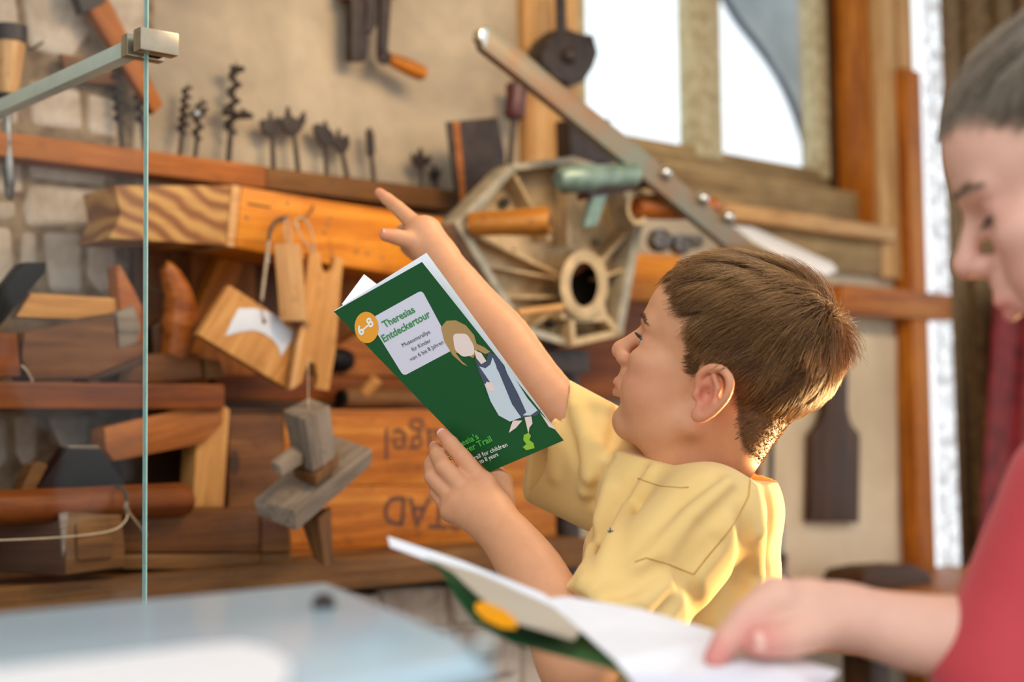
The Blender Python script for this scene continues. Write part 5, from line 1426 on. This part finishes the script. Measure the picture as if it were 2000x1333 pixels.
# plain generic printed figure on the cover: hair, dress, apron, feet
fg = 0.0005
ppoly('print_hair', [(861, 640), (872, 627), (890, 626), (910, 636), (926, 655), (931, 672), (945, 678), (958, 688), (948, 692), (932, 684), (924, 700), (905, 690), (890, 690), (902, 706), (914, 716), (904, 712), (884, 694), (868, 668)], M['ink_tan'], fg)
ppoly('print_face', rounded([(884, 652), (912, 652), (926, 676), (926, 694), (904, 698), (888, 684)], 0.3), M['ink_skin'], fg + 0.0002)
ppoly('print_neck', [(926, 684), (940, 690), (950, 706), (940, 712), (930, 700)], M['ink_skin'], fg + 0.0001)
ppoly('print_dress', [(928, 700), (938, 712), (950, 708), (954, 688), (968, 694), (1000, 745), (1026, 805), (1056, 800), (1050, 812), (1010, 818), (1000, 812), (962, 724), (958, 752), (948, 756), (936, 728)], M['ink_navy'], fg + 0.0001)
ppoly('print_apron', [(936, 716), (948, 720), (958, 712), (962, 698), (972, 722), (1000, 790), (1018, 816), (996, 824), (974, 812), (958, 784), (946, 750), (958, 748)], M['ink_apron'], fg + 0.0002)
ppoly('print_apron', [(984, 712), (998, 728), (1030, 778), (1050, 802), (1036, 812), (1022, 812)], M['ink_apron'], fg + 0.0002)
ppoly('print_sleeve', [(966, 696), (976, 702), (1012, 770), (1028, 806), (1020, 812), (1000, 772), (970, 720)], M['ink_navy'], fg + 0.0003)
ppoly('print_hand', [(950, 746), (962, 748), (968, 764), (958, 764), (948, 756)], M['ink_skin'], fg + 0.0004)
ppoly('print_foot', [(1002, 822), (1020, 822), (1008, 836), (994, 846), (998, 832)], M['ink_skin'], fg + 0.0001)
ppoly('print_foot', [(1024, 814), (1038, 814), (1040, 828), (1034, 836), (1032, 848), (1028, 830)], M['ink_skin'], fg + 0.0001)
ppoly('print_foot', [(1054, 806), (1066, 818), (1086, 840), (1072, 834)], M['ink_skin'], fg + 0.0001)
ppoly('print_puzzle', [(1023, 850), (1033, 846), (1037, 852), (1034, 860), (1042, 866), (1044, 876), (1028, 880), (1021, 874), (1028, 868), (1022, 860)], M['ink_lime'], fg + 0.0001)

# ------------------------------------------------------------------ boy in red
boy2 = thing('person', 'boy in a red t-shirt at the right edge, looking down and pointing at a page', 'person', Vector((P(2080, 1200, 0.86).x, P(2080, 1200, 0.86).y, 0)))
H2 = Head(20, -25, 0, (104, 0, 3), 1868, 535, 0.86, 1.0)
lo = np.minimum.reduce([Pn(1330, 1700, 0.68), Pn(1330, -60, 0.68), Pn(1330, 1700, 1.0), Pn(1330, -60, 1.0)]); hi = np.maximum.reduce([Pn(2560, 1700, 0.68), Pn(2560, -60, 0.68), Pn(2560, 1700, 1.0), Pn(2560, -60, 1.0)])
g = SDF(lo, hi, 0.0024)
sculpt_head(g, H2, 0.85)
g.chain([H2.w(-25, 0, -5), Pn(2230, 760, 0.87), Pn(2240, 960, 0.87)], [0.046, 0.042, 0.05], 0.02)
g.chain([Pn(2230, 980, 0.87), Pn(2230, 1690, 0.87)], [0.07, 0.08], 0.03)
g.chain([Pn(2180, 1060, 0.80), Pn(2020, 1260, 0.80)], [0.036, 0.029], 0.015)
fa = [Pn(2020, 1265, 0.80), Pn(1900, 1250, 0.81), Pn(1780, 1236, 0.815), Pn(1650, 1204, 0.815)]
g.chain(*resample(fa, [0.029, 0.0245, 0.0222, 0.0172]), 0.012)
# hand
g.chain([Pn(1650, 1204, 0.815), Pn(1580, 1190, 0.81), Pn(1520, 1178, 0.805)], [0.0165, 0.0175, 0.014], 0.01)
g.cone(Pn(1620, 1215, 0.81), Pn(1540, 1215, 0.805), 0.015, 0.012, 0.01)
idx2 = [Pn(1515, 1172, 0.80), Pn(1462, 1205, 0.79), Pn(1420, 1252, 0.782), Pn(1396, 1286, 0.776)]
g.chain(idx2, [0.0125, 0.0098, 0.0082, 0.0064], 0.005)
g.chain([Pn(1600, 1225, 0.80), Pn(1540, 1248, 0.785), Pn(1505, 1254, 0.778), Pn(1482, 1256, 0.775)], [0.0130, 0.0105, 0.0092, 0.0078], 0.005)
for (a, b, c) in (((1525, 1180, 0.815), (1488, 1196, 0.825), (1520, 1232, 0.82)), ((1535, 1190, 0.825), (1500, 1208, 0.835), (1540, 1240, 0.828)), ((1550, 1202, 0.832), (1520, 1220, 0.842), (1560, 1244, 0.834))):
    g.chain([Pn(*a), Pn(*b), Pn(*c)], [0.0112, 0.0096, 0.0078], 0.004)
Vb2, Fb2 = g.mesh(2); T2 = np.zeros((len(Vb2), 4)); T2[:, 3] = 1; head_tint(Vb2, H2, T2)
for q in (idx2[-1], Pn(1482, 1256, 0.775)): spot(Vb2, T2, q, 0.013, 0.9)
npmesh('body', Vb2, Fb2, M['skin2'], boy2, {'tint': T2})
eyes(H2, boy2, (0, -0.5)); brows_lashes(H2, boy2, (1,), 1.0, 8, g, 'brow2')
nail(boy2, Pn(1482, 1256, 0.775), Pn(1482, 1256, 0.775) - Pn(1505, 1254, 0.778), -fw + UP * 0.3, 0.0078)
grow_hair('hair', H2, Vb2, 14000, M['hair2'], boy2, (-66, 4, 100), 30, 8, 0.00034, 9)
g = SDF(np.minimum.reduce([Pn(1780, 1720, 0.66), Pn(1780, 780, 0.66), Pn(1780, 1720, 1.02), Pn(1780, 780, 1.02)]), np.maximum.reduce([Pn(2600, 1720, 0.66), Pn(2600, 780, 0.66), Pn(2600, 1720, 1.02), Pn(2600, 780, 1.02)]), 0.0035)
g.chain([Pn(2230, 1060, 0.87), Pn(2230, 1250, 0.87), Pn(2220, 1690, 0.87)], [0.075, 0.085, 0.092], 0.02)
g.chain([Pn(2120, 990, 0.81), Pn(1958, 1330, 0.80)], [0.046, 0.040], 0.02)
g.chain([Pn(2150, 960, 0.83), Pn(2300, 930, 0.90)], [0.045, 0.05], 0.02)
V_, F_ = g.mesh(2); npmesh('tshirt', V_, F_, M['red'], boy2)
q = P(2220, 1690, 0.87); legs(boy2, q.x, q.y, 0.86, M['navy'], math.radians(175))

# ------------------------------------------------------------------ open brochure in the foreground
ob = thing('open_brochure', 'open brochure with white inside page, blurred in the foreground under the pointing finger', 'brochure', P(1300, 1300, 0.76))


def sheet3(name, px, ds, mat, parent, thick=0.0004):
    pts = [P(x, y, d) for (x, y), d in zip(px, ds)]; bm = bmesh.new(); n_ = len(pts)
    a = [bm.verts.new(p) for p in pts]; b = [bm.verts.new(p - UP * thick) for p in pts]
    f1 = bm.faces.new(a); f2 = bm.faces.new(b[::-1])
    for i in range(n_): bm.faces.new((a[i], b[i], b[(i + 1) % n_], a[(i + 1) % n_]))
    bmesh.ops.triangulate(bm, faces=[f1, f2]); return mk(name, bm, mat, parent, None, 0)


def depth_line(x): return 0.93 - (x - 760) / 900 * 0.20


sheet3('outer_cover', [(760, 1052), (900, 1108), (1060, 1172), (1200, 1262), (1340, 1345), (1262, 1345), (1185, 1304), (1090, 1280), (1000, 1256), (926, 1214), (886, 1160), (858, 1112)], [0.92, 0.885, 0.85, 0.80, 0.76, 0.735, 0.75, 0.77, 0.79, 0.81, 0.845, 0.88], M['ink_green'], ob)
sheet3('title_panel', [(830, 1088), (940, 1122), (1080, 1185), (1135, 1232), (1120, 1250), (1010, 1218), (935, 1165), (885, 1118)], [0.885, 0.855, 0.82, 0.795, 0.765, 0.785, 0.812, 0.85], M['ink_cream'], ob)
sheet3('page_edge', [(757, 1048), (900, 1096), (1060, 1160), (1110, 1196), (1092, 1204), (1050, 1178), (900, 1118), (762, 1068)], [0.915, 0.88, 0.842, 0.825, 0.815, 0.835, 0.872, 0.905], M['paper'], ob)
sheet3('badge', [(930, 1178), (950, 1176), (985, 1192), (1010, 1212), (1008, 1228), (980, 1226), (945, 1210), (928, 1192)], [0.795, 0.795, 0.78, 0.768, 0.764, 0.768, 0.778, 0.79], M['ink_orange'], ob)
sheet3('inside_page', [(1045, 1172), (1110, 1166), (1250, 1190), (1420, 1240), (1640, 1312), (1600, 1350), (1250, 1350), (1200, 1290), (1130, 1228)], [0.845, 0.85, 0.84, 0.82, 0.79, 0.745, 0.735, 0.755, 0.80], M['paper'], ob)
sheet3('lower_page', [(1230, 1320), (1560, 1322), (1625, 1322), (1600, 1352), (1240, 1352)], [0.735, 0.75, 0.78, 0.735, 0.725], M['ink_label'], ob)
